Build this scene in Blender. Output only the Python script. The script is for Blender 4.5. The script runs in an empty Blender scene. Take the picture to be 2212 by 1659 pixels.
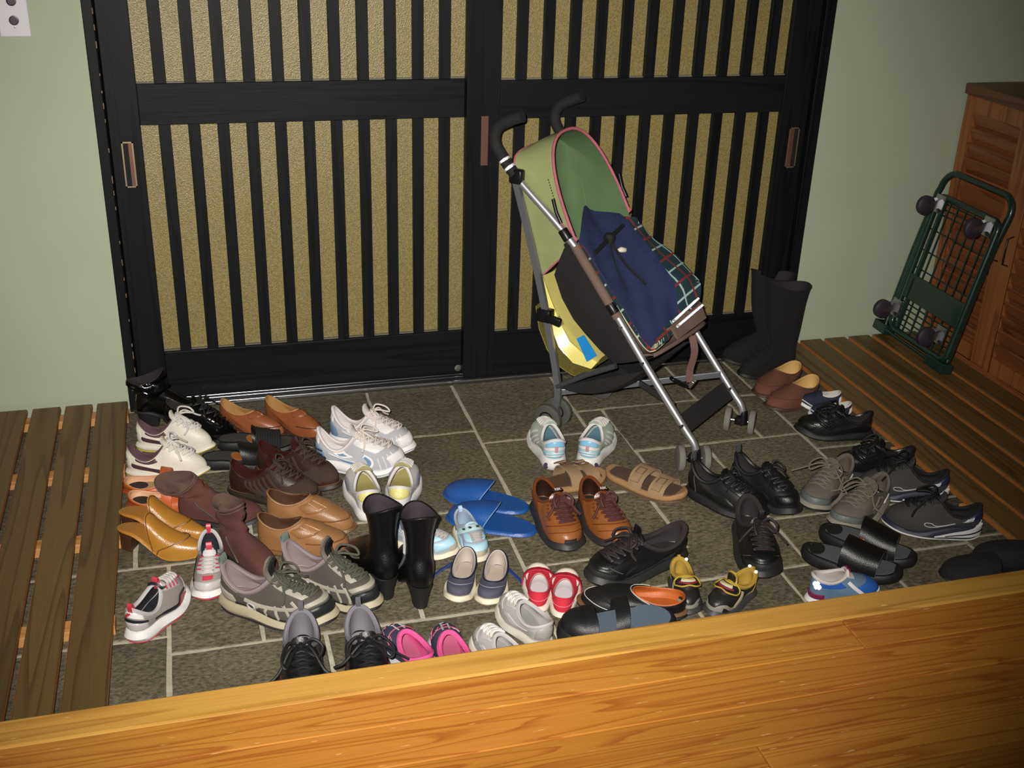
import bpy, bmesh, math, random
from mathutils import Vector, Matrix

scene = bpy.context.scene
COL = scene.collection
PI = math.pi
sin, cos = math.sin, math.cos
rnd = random.Random(7)

# ------------------------------------------------------------------ camera, world, light, exposure
cam_d = bpy.data.cameras.new('camera')
cam = bpy.data.objects.new('camera', cam_d)
COL.objects.link(cam)
scene.camera = cam
K = 1.2      # drawing units to metres
CAM = Vector((0.22727, -3.08719, 1.47435)) * K
yaw, pitch, roll = 0.283883835, 0.434490873, 0.0347337732
fwd = Vector((sin(yaw) * cos(pitch), cos(yaw) * cos(pitch), -sin(pitch)))
r0 = Vector((cos(yaw), -sin(yaw), 0))
u0 = r0.cross(fwd)
rr = r0 * cos(roll) + u0 * sin(roll)
uu = u0 * cos(roll) - r0 * sin(roll)
m = Matrix((rr, uu, -fwd)).transposed().to_4x4()
m.translation = CAM
cam.matrix_world = m
cam_d.sensor_fit = 'HORIZONTAL'
cam_d.sensor_width = 36.0
cam_d.lens = 36.0 * 2456.6956 / 2212.0
cam_d.clip_start = 0.02

world = bpy.data.worlds.new('world')
scene.world = world
world.use_nodes = True
world.node_tree.nodes['Background'].inputs[0].default_value = (0.85, 0.92, 1.0, 1)
world.node_tree.nodes['Background'].inputs[1].default_value = 0.022

# the camera's own flash: a small lamp a few centimetres up and left of the lens
fl = bpy.data.lights.new('camera_flash', 'SPOT')
fl.energy = 430 * K * K
fl.color = (1.0, 0.965, 0.90)
fl.spot_size = math.radians(73)
fl.spot_blend = 1.0
fl.shadow_soft_size = 0.016
flo = bpy.data.objects.new('camera_flash', fl)
COL.objects.link(flo)
flo.location = CAM - rr * 0.06 + uu * 0.06
flo.rotation_euler = (Vector((0.86, -0.22, 0.34)) * K - flo.location).to_track_quat('-Z', 'Y').to_euler()

# weak ceiling lamp of the hall behind the photographer
hl = bpy.data.lights.new('hall_lamp', 'AREA')
hl.energy = 2.5 * K * K
hl.size = 0.5
hl.color = (1.0, 0.86, 0.66)
hlo = bpy.data.objects.new('hall_lamp', hl)
COL.objects.link(hlo)
hlo.location = Vector((-0.4, -3.6, 2.3)) * K
hlo.rotation_euler = (Vector((0.4, -1.2, 0)) * K - hlo.location).to_track_quat('-Z', 'Y').to_euler()

vs = scene.view_settings
vs.view_transform = 'Standard'
vs.look = 'None'
vs.gamma = 1.0
vs.exposure = 0.0
vs.use_curve_mapping = False


# ------------------------------------------------------------------ materials
def srgb(c):
    if isinstance(c, str):
        c = [int(c[i:i + 2], 16) / 255 for i in (0, 2, 4)]
    return tuple(((v + .055) / 1.055) ** 2.4 if v > .04045 else v / 12.92 for v in c)


MATS = {}


def mat(name, col, rough=.5, metal=0.0, bump=None, var=0.12, vscale=14, spec=.5, coat=0.0, sheen=0.0):
    """col: sRGB hex of the surface's own colour; bump: (kind, scale, strength)"""
    if name in MATS:
        return MATS[name]
    M = bpy.data.materials.new(name)
    M.use_nodes = True
    nt = M.node_tree
    b = nt.nodes['Principled BSDF']
    b.inputs['Roughness'].default_value = rough
    b.inputs['Metallic'].default_value = metal
    b.inputs['Specular IOR Level'].default_value = spec
    b.inputs['Coat Weight'].default_value = coat
    b.inputs['Coat Roughness'].default_value = .08
    b.inputs['Sheen Weight'].default_value = sheen
    c = srgb(col)
    tc = nt.nodes.new('ShaderNodeTexCoord')
    if var:
        n = nt.nodes.new('ShaderNodeTexNoise')
        n.inputs['Scale'].default_value = vscale
        n.inputs['Detail'].default_value = 5
        nt.links.new(tc.outputs['Object'], n.inputs['Vector'])
        rp = nt.nodes.new('ShaderNodeValToRGB')
        rp.color_ramp.elements[0].position = .3
        rp.color_ramp.elements[1].position = .7
        rp.color_ramp.elements[0].color = tuple(v * (1 - var) for v in c) + (1,)
        rp.color_ramp.elements[1].color = tuple(min(1, v * (1 + var)) for v in c) + (1,)
        nt.links.new(n.outputs[0], rp.inputs[0])
        nt.links.new(rp.outputs[0], b.inputs['Base Color'])
    else:
        b.inputs['Base Color'].default_value = c + (1,)
    if bump:
        kind, sc, st = bump
        if kind == 'leather':
            t = nt.nodes.new('ShaderNodeTexVoronoi')
            t.inputs['Scale'].default_value = sc
            out = t.outputs['Distance']
        elif kind == 'weave':
            t = nt.nodes.new('ShaderNodeTexChecker')
            t.inputs['Scale'].default_value = sc
            out = t.outputs[1]
        else:
            t = nt.nodes.new('ShaderNodeTexNoise')
            t.inputs['Scale'].default_value = sc
            t.inputs['Detail'].default_value = 6
            out = t.outputs[0]
        nt.links.new(tc.outputs['Object'], t.inputs['Vector'])
        bp = nt.nodes.new('ShaderNodeBump')
        bp.inputs['Strength'].default_value = st
        bp.inputs['Distance'].default_value = .003
        nt.links.new(out, bp.inputs['Height'])
        nt.links.new(bp.outputs[0], b.inputs['Normal'])
    MATS[name] = M
    return M


def wood(name, c1, c2, axis=0, rough=.4, scale=1.0, bands=9, scratches=False, spec=.5):
    """grain: contour lines of a noise field stretched along one axis, shifted per object"""
    if name in MATS:
        return MATS[name]
    M = bpy.data.materials.new(name)
    M.use_nodes = True
    nt = M.node_tree
    N, Lk = nt.nodes.new, nt.links.new
    b = nt.nodes['Principled BSDF']
    tc = N('ShaderNodeTexCoord')
    oi = N('ShaderNodeObjectInfo')
    mul = N('ShaderNodeMath'); mul.operation = 'MULTIPLY'; mul.inputs[1].default_value = 37.0
    Lk(oi.outputs['Random'], mul.inputs[0])
    add = N('ShaderNodeVectorMath'); add.operation = 'ADD'
    Lk(tc.outputs['Object'], add.inputs[0]); Lk(mul.outputs[0], add.inputs[1])
    mp = N('ShaderNodeMapping')
    s = [20 * scale, 20 * scale, 20 * scale]; s[axis] = .9 * scale
    mp.inputs['Scale'].default_value = s
    Lk(add.outputs[0], mp.inputs[0])
    n1 = N('ShaderNodeTexNoise'); n1.inputs['Scale'].default_value = 1.0; n1.inputs['Detail'].default_value = 1.5
    n1.inputs['Roughness'].default_value = .35
    Lk(mp.outputs[0], n1.inputs['Vector'])
    m1 = N('ShaderNodeMath'); m1.operation = 'MULTIPLY'; m1.inputs[1].default_value = bands
    Lk(n1.outputs[0], m1.inputs[0])
    fr = N('ShaderNodeMath'); fr.operation = 'FRACT'; Lk(m1.outputs[0], fr.inputs[0])
    rp = N('ShaderNodeValToRGB')
    a, c = srgb(c1), srgb(c2)
    rp.color_ramp.elements[0].position = .0; rp.color_ramp.elements[0].color = a + (1,)
    rp.color_ramp.elements[1].position = 1.0; rp.color_ramp.elements[1].color = a + (1,)
    e = rp.color_ramp.elements.new(.62); e.color = tuple(x * .85 + y * .15 for x, y in zip(a, c)) + (1,)
    e = rp.color_ramp.elements.new(.92); e.color = c + (1,)
    Lk(fr.outputs[0], rp.inputs[0])
    # fine fibre and tone from plank to plank
    mp2 = N('ShaderNodeMapping'); s2 = [300, 300, 300]; s2[axis] = 8; mp2.inputs['Scale'].default_value = s2
    Lk(add.outputs[0], mp2.inputs[0])
    n2 = N('ShaderNodeTexNoise'); n2.inputs['Scale'].default_value = 1; n2.inputs['Detail'].default_value = 3
    Lk(mp2.outputs[0], n2.inputs['Vector'])
    r2 = N('ShaderNodeMapRange'); r2.inputs[3].default_value = .82; r2.inputs[4].default_value = 1.15
    Lk(n2.outputs[0], r2.inputs[0])
    r3 = N('ShaderNodeMapRange'); r3.inputs[3].default_value = .86; r3.inputs[4].default_value = 1.12
    Lk(oi.outputs['Random'], r3.inputs[0])
    mm = N('ShaderNodeMath'); mm.operation = 'MULTIPLY'; Lk(r2.outputs[0], mm.inputs[0]); Lk(r3.outputs[0], mm.inputs[1])
    mx = N('ShaderNodeVectorMath'); mx.operation = 'SCALE'
    Lk(rp.outputs[0], mx.inputs[0]); Lk(mm.outputs[0], mx.inputs['Scale'])
    last = mx.outputs[0]
    if scratches:
        # worn pale nicks and short scratches in the finish
        mp3 = N('ShaderNodeMapping'); mp3.inputs['Scale'].default_value = (26, 190, 190); mp3.inputs['Rotation'].default_value = (0, 0, .5)
        Lk(tc.outputs['Object'], mp3.inputs[0])
        v = N('ShaderNodeTexNoise'); v.inputs['Scale'].default_value = 1.0; v.inputs['Detail'].default_value = 4
        Lk(mp3.outputs[0], v.inputs['Vector'])
        rs = N('ShaderNodeValToRGB'); rs.color_ramp.elements[0].position = .67; rs.color_ramp.elements[1].position = .80
        Lk(v.outputs[0], rs.inputs[0])
        mixc = N('ShaderNodeMixRGB'); mixc.inputs[2].default_value = srgb('e8c88c') + (1,)
        Lk(rs.outputs[0], mixc.inputs[0]); Lk(last, mixc.inputs[1])
        last = mixc.outputs[0]
    Lk(last, b.inputs['Base Color'])
    b.inputs['Roughness'].default_value = rough
    b.inputs['Specular IOR Level'].default_value = spec
    bp = N('ShaderNodeBump'); bp.inputs['Strength'].default_value = .12; bp.inputs['Distance'].default_value = .002
    Lk(n2.outputs[0], bp.inputs['Height']); Lk(bp.outputs[0], b.inputs['Normal'])
    MATS[name] = M
    return M


def stone_mat(name, c1, c2):
    M = bpy.data.materials.new(name)
    M.use_nodes = True
    nt = M.node_tree
    N, Lk = nt.nodes.new, nt.links.new
    b = nt.nodes['Principled BSDF']
    tc = N('ShaderNodeTexCoord'); oi = N('ShaderNodeObjectInfo')
    mul = N('ShaderNodeMath'); mul.operation = 'MULTIPLY'; mul.inputs[1].default_value = 23.0
    Lk(oi.outputs['Random'], mul.inputs[0])
    add = N('ShaderNodeVectorMath'); add.operation = 'ADD'
    Lk(tc.outputs['Object'], add.inputs[0]); Lk(mul.outputs[0], add.inputs[1])
    mp = N('ShaderNodeMapping'); mp.inputs['Scale'].default_value = (85, 140, 110); mp.inputs['Rotation'].default_value = (0, 0, .5)
    Lk(add.outputs[0], mp.inputs[0])
    n = N('ShaderNodeTexNoise'); n.inputs['Scale'].default_value = 1; n.inputs['Detail'].default_value = 9; n.inputs['Roughness'].default_value = .72
    Lk(mp.outputs[0], n.inputs['Vector'])
    n2 = N('ShaderNodeTexNoise'); n2.inputs['Scale'].default_value = 6; n2.inputs['Detail'].default_value = 6
    Lk(add.outputs[0], n2.inputs['Vector'])
    rp = N('ShaderNodeValToRGB')
    rp.color_ramp.elements[0].position = .36; rp.color_ramp.elements[0].color = srgb(c1) + (1,)
    rp.color_ramp.elements[1].position = .66; rp.color_ramp.elements[1].color = srgb(c2) + (1,)
    Lk(n.outputs[0], rp.inputs[0])
    r2 = N('ShaderNodeMapRange'); r2.inputs[1].default_value = .3; r2.inputs[2].default_value = .7; r2.inputs[3].default_value = .82; r2.inputs[4].default_value = 1.2
    Lk(n2.outputs[0], r2.inputs[0])
    r3 = N('ShaderNodeMapRange'); r3.inputs[3].default_value = .85; r3.inputs[4].default_value = 1.15
    Lk(oi.outputs['Random'], r3.inputs[0])
    mm = N('ShaderNodeMath'); mm.operation = 'MULTIPLY'; Lk(r2.outputs[0], mm.inputs[0]); Lk(r3.outputs[0], mm.inputs[1])
    mx = N('ShaderNodeVectorMath'); mx.operation = 'SCALE'
    Lk(rp.outputs[0], mx.inputs[0]); Lk(mm.outputs[0], mx.inputs['Scale'])
    Lk(mx.outputs[0], b.inputs['Base Color'])
    b.inputs['Roughness'].default_value = .62
    bp = N('ShaderNodeBump'); bp.inputs['Strength'].default_value = .9; bp.inputs['Distance'].default_value = .004
    Lk(n.outputs[0], bp.inputs['Height']); Lk(bp.outputs[0], b.inputs['Normal'])
    return M


# ------------------------------------------------------------------ mesh helpers
class MB:
    """collects vertices and faces; build() links them as ONE mesh object"""

    def __init__(s):
        s.v, s.f = [], []

    def box(s, x0, y0, z0, x1, y1, z1, M=None):
        k = len(s.v)
        for z in (z0, z1):
            for x, y in ((x0, y0), (x1, y0), (x1, y1), (x0, y1)):
                p = Vector((x, y, z))
                s.v.append(M @ p if M else p)
        for q in ((3, 2, 1, 0), (4, 5, 6, 7), (0, 1, 5, 4), (1, 2, 6, 5), (2, 3, 7, 6), (3, 0, 4, 7)):
            s.f.append([k + i for i in q])
        return s

    def grid(s, rows, closed=False, flip=False):
        k = len(s.v)
        n = len(rows[0])
        for r in rows:
            s.v += [Vector(p) for p in r]
        for i in range(len(rows) - 1):
            for j in range(n if closed else n - 1):
                a, b = k + i * n + j, k + i * n + (j + 1) % n
                q = [a, b, b + n, a + n]
                s.f.append(q[::-1] if flip else q)
        return s

    def ladder(s, ring, flip=False):
        """fills a ring symmetric about index 0 with strips from i to N-i"""
        k = len(s.v)
        s.v += [Vector(p) for p in ring]
        n = len(ring)
        for i in range(n // 2):
            a, b, c, d = i, i + 1, (n - i - 1) % n, (n - i) % n
            q = []
            for t in (a, b, c, d):
                if k + t not in q:
                    q.append(k + t)
            if len(q) > 2:
                s.f.append(q[::-1] if flip else q)
        return s

    def plate(s, rows, th):
        """open grid given a thickness: offset copy along the normals plus the four edges"""
        n, m_ = len(rows), len(rows[0])
        R = [[Vector(p) for p in r] for r in rows]
        B = []
        for i in range(n):
            rb = []
            for j in range(m_):
                a = R[min(i + 1, n - 1)][j] - R[max(i - 1, 0)][j]
                b = R[i][min(j + 1, m_ - 1)] - R[i][max(j - 1, 0)]
                nn = a.cross(b)
                nn = nn.normalized() if nn.length > 1e-12 else Vector((0, 0, 1))
                rb.append(R[i][j] + nn * th)
            B.append(rb)
        s.grid(R)
        s.grid(B, flip=True)
        k = len(s.v)
        per = [(i, 0) for i in range(n)] + [(n - 1, j) for j in range(1, m_)] + [(i, m_ - 1) for i in range(n - 2, -1, -1)] + [(0, j) for j in range(m_ - 2, 0, -1)]
        A1 = [R[i][j] for i, j in per]
        B1 = [B[i][j] for i, j in per]
        s.grid([A1, B1], closed=True)
        return s

    def tube(s, pts, r, n=8, closed=False, caps=True):
        P = [Vector(p) for p in pts]
        N = len(P)
        rad = r if callable(r) else (lambda t: r)
        rings = []
        up = None
        for i in range(N):
            if closed:
                t = P[(i + 1) % N] - P[i - 1]
            else:
                t = P[min(i + 1, N - 1)] - P[max(i - 1, 0)]
            if t.length < 1e-9:
                t = Vector((0, 0, 1))
            t.normalize()
            if up is None:
                up = Vector((0, 0, 1)) if abs(t.z) < .9 else Vector((1, 0, 0))
            up = up - t * up.dot(t)
            if up.length < 1e-6:
                up = t.orthogonal()
            up.normalize()
            w = t.cross(up)
            q = rad(i / max(1, N - 1))
            rings.append([P[i] + up * (q * cos(2 * PI * j / n)) + w * (q * sin(2 * PI * j / n)) for j in range(n)])
        if closed:
            rings.append(rings[0])
        k = len(s.v)
        s.grid(rings, closed=True)
        if caps and not closed:
            s.f.append([k + j for j in range(n)][::-1])
            e = k + (len(rings) - 1) * n
            s.f.append([e + j for j in range(n)])
        return s

    def lathe(s, prof, n=20, M=None):
        """prof: (radius, height) pairs about local z"""
        rings = []
        for r, h in prof:
            ring = []
            for j in range(n):
                p = Vector((r * cos(2 * PI * j / n), r * sin(2 * PI * j / n), h))
                ring.append(M @ p if M else p)
            rings.append(ring)
        k = len(s.v)
        s.grid(rings, closed=True)
        s.f.append([k + j for j in range(n)][::-1])
        e = k + (len(rings) - 1) * n
        s.f.append([e + j for j in range(n)])
        return s

    def build(s, name, material, parent=None, smooth=True, bevel=0, loc=None):
        me = bpy.data.meshes.new(name)
        me.from_pydata([tuple(p) for p in s.v], [], s.f)
        bm = bmesh.new()
        bm.from_mesh(me)
        bmesh.ops.remove_doubles(bm, verts=bm.verts, dist=1e-6)
        bmesh.ops.recalc_face_normals(bm, faces=bm.faces)
        if bevel:
            bmesh.ops.bevel(bm, geom=[e for e in bm.edges if len(e.link_faces) == 2 and e.calc_face_angle(0) > .5], offset=bevel, segments=2, affect='EDGES', profile=.5)
        bm.to_mesh(me)
        bm.free()
        if smooth:
            me.shade_smooth()
            me.set_sharp_from_angle(angle=math.radians(48))
        me.materials.append(material)
        o = bpy.data.objects.new(name, me)
        COL.objects.link(o)
        if parent:
            o.parent = parent
        if loc:
            o.location = loc
        return o


def smooth(a, b, x):
    t = max(0.0, min(1.0, (x - a) / (b - a)))
    return t * t * (3 - 2 * t)


def lerp(a, b, t):
    return a + (b - a) * t


def spline(pts, n=8, closed=False):
    """Catmull-Rom through the points"""
    P = [Vector(p) for p in pts]
    out = []
    N = len(P)
    for i in range(N if closed else N - 1):
        if closed:
            p0, p1, p2, p3 = P[i - 1], P[i], P[(i + 1) % N], P[(i + 2) % N]
        else:
            p1, p2 = P[i], P[i + 1]
            p0 = P[i - 1] if i > 0 else p1 * 2 - p2
            p3 = P[i + 2] if i + 2 < N else p2 * 2 - p1
        for k in range(n):
            t = k / n
            out.append(.5 * ((2 * p1) + (p2 - p0) * t + (2 * p0 - 5 * p1 + 4 * p2 - p3) * t * t + (3 * p1 - p0 - 3 * p2 + p3) * t ** 3))
    if not closed:
        out.append(P[-1])
    return out


def thing(name, label, cat, loc=(0, 0, 0), rot=(0, 0, 0), group=None):
    o = bpy.data.objects.new(name, None)
    o.empty_display_size = .05
    COL.objects.link(o)
    o.location = loc
    o.rotation_euler = rot
    o['label'] = label
    o['category'] = cat
    if group:
        o['group'] = group
    return o


def struct(name, mb, material, parent=None, smooth_=False, bevel=0):
    o = mb.build(name, material, parent, smooth_, bevel)
    o['kind'] = 'structure'
    return o


def struct_empty(name):
    o = bpy.data.objects.new(name, None)
    o.empty_display_size = .05
    COL.objects.link(o)
    o['kind'] = 'structure'
    return o

# ------------------------------------------------------------------ the room
black_wood = wood('black_stained_wood', '141518', '0b0c0e', 2, .5, 1, 5, False, .16)
black_wood_x = wood('black_stained_wood_rail', '141518', '0b0c0e', 0, .5, 1, 5, False, .16)
plaster = mat('green_plaster', 'aab29a', .85, bump=('noise', 140, .12), var=.03, vscale=3)
grout_m = mat('grey_grout', 'b4ad98', .9, bump=('noise', 120, .5), var=.2, vscale=30)
stone = stone_mat('slate_stone', '403c30', '857c62')
metal_rail = mat('steel_rail', 'c8c8cc', .22, 1.0, var=.05)
steel = mat('bright_steel', 'd4d5d8', .25, 1.0, var=.03)
orange_wood = wood('orange_plank_wood', 'b27830', '985822', 0, .36, 1.35, 8, True)
orange_wood2 = wood('orange_plank_wood_plain', 'ad712c', '955420', 0, .36, 1.5, 8, True)
beam_wood = wood('pale_beam_wood', 'b98a40', 'a07230', 0, .42, 1.0, 5, True)
deck_wood = wood('dark_deck_wood', '6b522c', '503c1e', 1, .5, 1.0, 5)
batten_wood = wood('pale_batten_wood', 'c89058', 'b07840', 0, .6, 1.0, 5)
edge_wood = mat('bare_board_edge', 'a8682e', .6, var=.15)
cedar = wood('red_cedar', '9a5c34', '7a4526', 1, .42, 1.0, 6)
cedar_v = wood('red_cedar_upright', 'a36538', '824a28', 2, .42, 1.0, 6)

# stone floor: a grout bed with every slab set in it as its own stone
floor = struct('floor', MB().box(-1.25, -1.6, -.06, 3.2, .14, -.0022), grout_m)
TILES = [(-.62, -.30, -.52, 0), (-.62, -.30, -1.0, -.52), (-.62, -.30, -1.58, -1.0), (-1.2, -.62, -.4, 0), (-1.2, -.62, -1.1, -.4), (-1.2, -.62, -1.58, -1.1),
         (-.30, .026, -.382, 0), (-.30, .026, -.815, -.382), (-.30, .098, -1.08, -.815), (-.30, .098, -1.58, -1.08),
         (.026, .285, -.40, 0), (.026, .285, -.815, -.40), (.285, .671, -.32, 0), (.671, .933, -.32, 0), (.285, .933, -.73, -.32),
         (.098, .285, -1.142, -.815), (.285, .88, -.872, -.73), (.285, .618, -1.142, -.872), (.618, .88, -1.142, -.872),
         (.098, .411, -1.58, -1.142), (.411, .878, -1.58, -1.142), (.88, 1.28, -1.004, -.728), (.88, 1.30, -1.14, -1.004),
         (.878, 1.205, -1.58, -1.14), (1.205, 1.453, -1.58, -1.14), (1.453, 1.705, -1.58, -1.137), (1.705, 1.96, -1.58, -1.137),
         (.933, 1.249, -.395, 0), (1.249, 1.33, -.395, -.26), (1.249, 1.638, -.26, 0), (1.638, 1.84, -.26, 0), (1.33, 1.72, -.527, -.26), (1.72, 1.84, -.527, -.26),
         (.933, 1.335, -.728, -.395), (1.335, 1.538, -.728, -.527), (1.538, 1.84, -.936, -.527), (1.28, 1.535, -1.138, -.728), (1.535, 1.96, -1.137, -.936),
         (1.84, 2.1, -.288, 0), (1.84, 2.1, -.62, -.288), (1.84, 2.1, -.936, -.62), (1.96, 2.4, -1.12, -.936), (1.96, 2.4, -1.58, -1.12),
         (2.1, 2.6, -.5, 0), (2.1, 2.6, -.936, -.5), (2.4, 3.1, -1.58, -.936), (2.6, 3.1, -.936, 0)]
for (x0, x1, y0, y1) in TILES:
    g = .0046
    x0 += g; x1 -= g; y0 += g; y1 -= g
    edge = []
    corners = [(x0, y0), (x1, y0), (x1, y1), (x0, y1)]
    for k in range(4):
        (ax, ay), (bx, by) = corners[k], corners[(k + 1) % 4]
        n = max(3, int(math.hypot(bx - ax, by - ay) / .05))
        for i in range(n):
            t = i / n
            edge.append((lerp(ax, bx, t) + rnd.uniform(-.0016, .0016), lerp(ay, by, t) + rnd.uniform(-.0016, .0016)))
    cx, cy = (x0 + x1) / 2, (y0 + y1) / 2

    def inset(p, d):
        return (p[0] - math.copysign(min(d, abs(p[0] - cx)), p[0] - cx), p[1] - math.copysign(min(d, abs(p[1] - cy)), p[1] - cy))
    h = rnd.uniform(-.0008, .0008)
    r = [[(x, y, -.03) for x, y in edge], [(x, y, -.0022) for x, y in edge], [inset(p, .002) + (h,) for p in edge]]
    mb = MB().grid(r, closed=True)
    mb.f.append(list(range(2 * len(edge), 3 * len(edge))))
    mb.build('stone_tile', stone, floor, smooth=False)

# raised wooden floor with its edge beam
wfloor = struct('floor', MB().box(-1.25, -3.9, .0, 3.2, -1.66, .222), mat('subfloor', '5a4020', .8))
trim = struct('trim_1', MB().box(-1.25, -1.6425, 0, 3.2, -1.58, .253), beam_wood, bevel=.004)
ys = [-1.6445, -1.7265, -1.8155, -1.9015, -1.987]
while ys[-1] > -3.8:
    ys.append(ys[-1] - .087)
for i in range(len(ys) - 1):
    joints = {0: [1.277], 1: [2.4], 2: [.2, 2.1], 3: [.983], 4: [1.6]}.get(i, [rnd.uniform(-.6, 2.6)])
    xs = [-1.25] + joints + [3.2]
    for k in range(len(xs) - 1):
        MB().box(xs[k] + .0008, ys[i + 1] + .0009, .222, xs[k + 1] - .0008, ys[i] - .0009, .253).build('plank', orange_wood if (i + k) % 2 == 0 else orange_wood2, wfloor, False, bevel=.0016)

# walls
wall = struct('wall_back', MB().box(-1.25, .02, 0, 0.0, .14, 2.4).box(2.07, .02, 0, 3.2, .14, 2.4).box(0, .02, 1.93, 2.07, .14, 2.4), plaster)
struct('wall_right', MB().box(3.05, -3.9, 0, 3.2, .02, 2.4), plaster)
struct('wall_left', MB().box(-1.3, -3.9, 0, -1.15, .02, 2.4), plaster)
struct('ceiling', MB().box(-1.3, -3.9, 2.4, 3.2, .14, 2.5), mat('ceiling_board', 'b8a888', .9))

# door frame
worn = mat('worn_edge_wood', '8a6a4a', .7, var=.5, vscale=60)
jl = struct('trim_2', MB().box(-.004, -.004, 0, .022, .14, 1.93), black_wood, bevel=.002)
for k in range(46):
    z = .12 + k * .039 + rnd.uniform(-.01, .01)
    if rnd.random() < .8:
        MB().box(.0205, -.0052, z, .0225, -.002, z + rnd.uniform(.006, .022)).build('worn_nick', worn, jl, False)
jr = struct('trim_3', MB().box(2.038, -.004, 0, 2.071, .14, 1.93), black_wood, bevel=.002)
struct('trim_4', MB().box(-.004, -.006, 1.80, 2.074, .14, 1.93), black_wood_x, bevel=.002)
sill = struct('trim_5', MB().box(.02, -.006, -.004, 2.04, .14, .0035), mat('dark_sill', '2a2622', .5))
for y, z, w_ in ((.000, .0105, .006), (.0205, .0145, .004), (.040, .014, .003), (.076, .013, .004)):
    MB().box(.022, y - w_ / 2, .0035, 2.038, y + w_ / 2, z).build('steel_track', metal_rail, sill, False, bevel=.0008)

pane_m = bpy.data.materials.new('frosted_pane')
pane_m.use_nodes = True
nt = pane_m.node_tree
b = nt.nodes['Principled BSDF']
b.inputs['Base Color'].default_value = srgb('96886a') + (1,)
b.inputs['Roughness'].default_value = .38
b.inputs['Specular IOR Level'].default_value = .6
b.inputs['Transmission Weight'].default_value = .12
tc = nt.nodes.new('ShaderNodeTexCoord')
v = nt.nodes.new('ShaderNodeTexVoronoi'); v.inputs['Scale'].default_value = 330
nt.links.new(tc.outputs['Object'], v.inputs['Vector'])
bp = nt.nodes.new('ShaderNodeBump'); bp.inputs['Strength'].default_value = .55; bp.inputs['Distance'].default_value = .0015
nt.links.new(v.outputs['Distance'], bp.inputs['Height'])
nt.links.new(bp.outputs[0], b.inputs['Normal'])
nz = nt.nodes.new('ShaderNodeTexNoise'); nz.inputs['Scale'].default_value = 260; nz.inputs['Detail'].default_value = 3
nt.links.new(tc.outputs['Object'], nz.inputs['Vector'])
rp = nt.nodes.new('ShaderNodeValToRGB')
rp.color_ramp.elements[0].position = .35; rp.color_ramp.elements[0].color = srgb('7c6f3e') + (1,)
rp.color_ramp.elements[1].position = .68; rp.color_ramp.elements[1].color = srgb('9e915c') + (1,)
nt.links.new(nz.outputs[0], rp.inputs[0]); nt.links.new(rp.outputs[0], b.inputs['Base Color'])
copper = mat('brown_bronze', '7d5a50', .4, .6, var=.1)
brass = mat('worn_brass', 'b09c80', .35, .8, var=.1)
pit_shade = mat('hollow_shade', '060606', .8, var=0)


def lattice_door(name, x0, x1, g0, g1, s0, pitch, y, hx, hz, mid=False):
    """frame front at y; glass from g0 to g1; 11 slats, first centre at s0"""
    d = struct_empty(name)
    T = .032
    MB().box(x0, y, .006, g0, y + T, 1.80).build('stile', black_wood, d, False, bevel=.0015)
    MB().box(g1, y, .006, x1, y + T, 1.80).build('stile', black_wood, d, False, bevel=.0015)
    for z0, z1 in ((.006, .153), (.802, .9085), (1.70, 1.80)):
        MB().box(g0, y + .0015, z0, g1, y + T, z1).build('rail', black_wood_x, d, False, bevel=.0015)
    for z0, z1 in ((.153, .802), (.9085, 1.70)):
        for k in range(11):
            cx = s0 + k * pitch
            MB().box(cx - .0155, y + .003, z0, cx + .0155, y + .019, z1).build('slat', black_wood, d, False, bevel=.0012)
        MB().box(g0 - .004, y + .0205, z0 - .004, g1 + .004, y + .0245, z1 + .004).build('frosted_pane', pane_m, d, False)
        MB().box(g0, y + .0125, z0, g1, y + .0195, z0 + .0035).build('glazing_bead', mat('grey_bead', '6d6a5c', .6), d, False)
    # flat recessed pull: thin frame, hollow's shade and lit cheek put in by colour
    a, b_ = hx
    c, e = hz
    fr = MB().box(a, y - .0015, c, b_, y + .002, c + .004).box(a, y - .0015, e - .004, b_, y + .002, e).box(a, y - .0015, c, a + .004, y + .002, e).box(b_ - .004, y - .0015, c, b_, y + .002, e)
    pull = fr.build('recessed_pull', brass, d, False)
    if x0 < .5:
        MB().box(a + .004, y - .0012, c + .004, a + .017, y - .0002, e - .004).build('pull_shade', pit_shade, pull, False)
        MB().box(a + .017, y - .001, c + .004, b_ - .004, y, e - .004).build('pull_lit_cheek', copper, pull, False)
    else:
        MB().box(b_ - .017, y - .0012, c + .004, b_ - .004, y - .0002, e - .004).build('pull_shade', pit_shade, pull, False)
        MB().box(a + .004, y - .001, c + .004, b_ - .017, y, e - .004).build('pull_lit_cheek', copper, pull, False)
    return d


d1 = lattice_door('door_1', .024, 1.07, .103, .984, .1632, .0757, .050, (.050, .080), (.638, .761))
d2 = lattice_door('door_2', .974, 2.036, 1.071, 1.948, 1.130, .0763, .015, (1.982, 2.016), (.630, .754))
MB().box(1.016, .0125, .672, 1.037, .0155, .812).build('pull_plate', copper, d2, False, bevel=.001)
MB().lathe([(.0, 0), (.0085, 0), (.0105, .0015), (.0105, .004), (.004, .005), (0, .005)], 20, Matrix.Translation((.9655, .0495, .031)) @ Matrix.Rotation(PI / 2, 4, 'X')).build('lock_cylinder', mat('dull_zinc', '8a8c88', .4, .8), d1)

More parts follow.
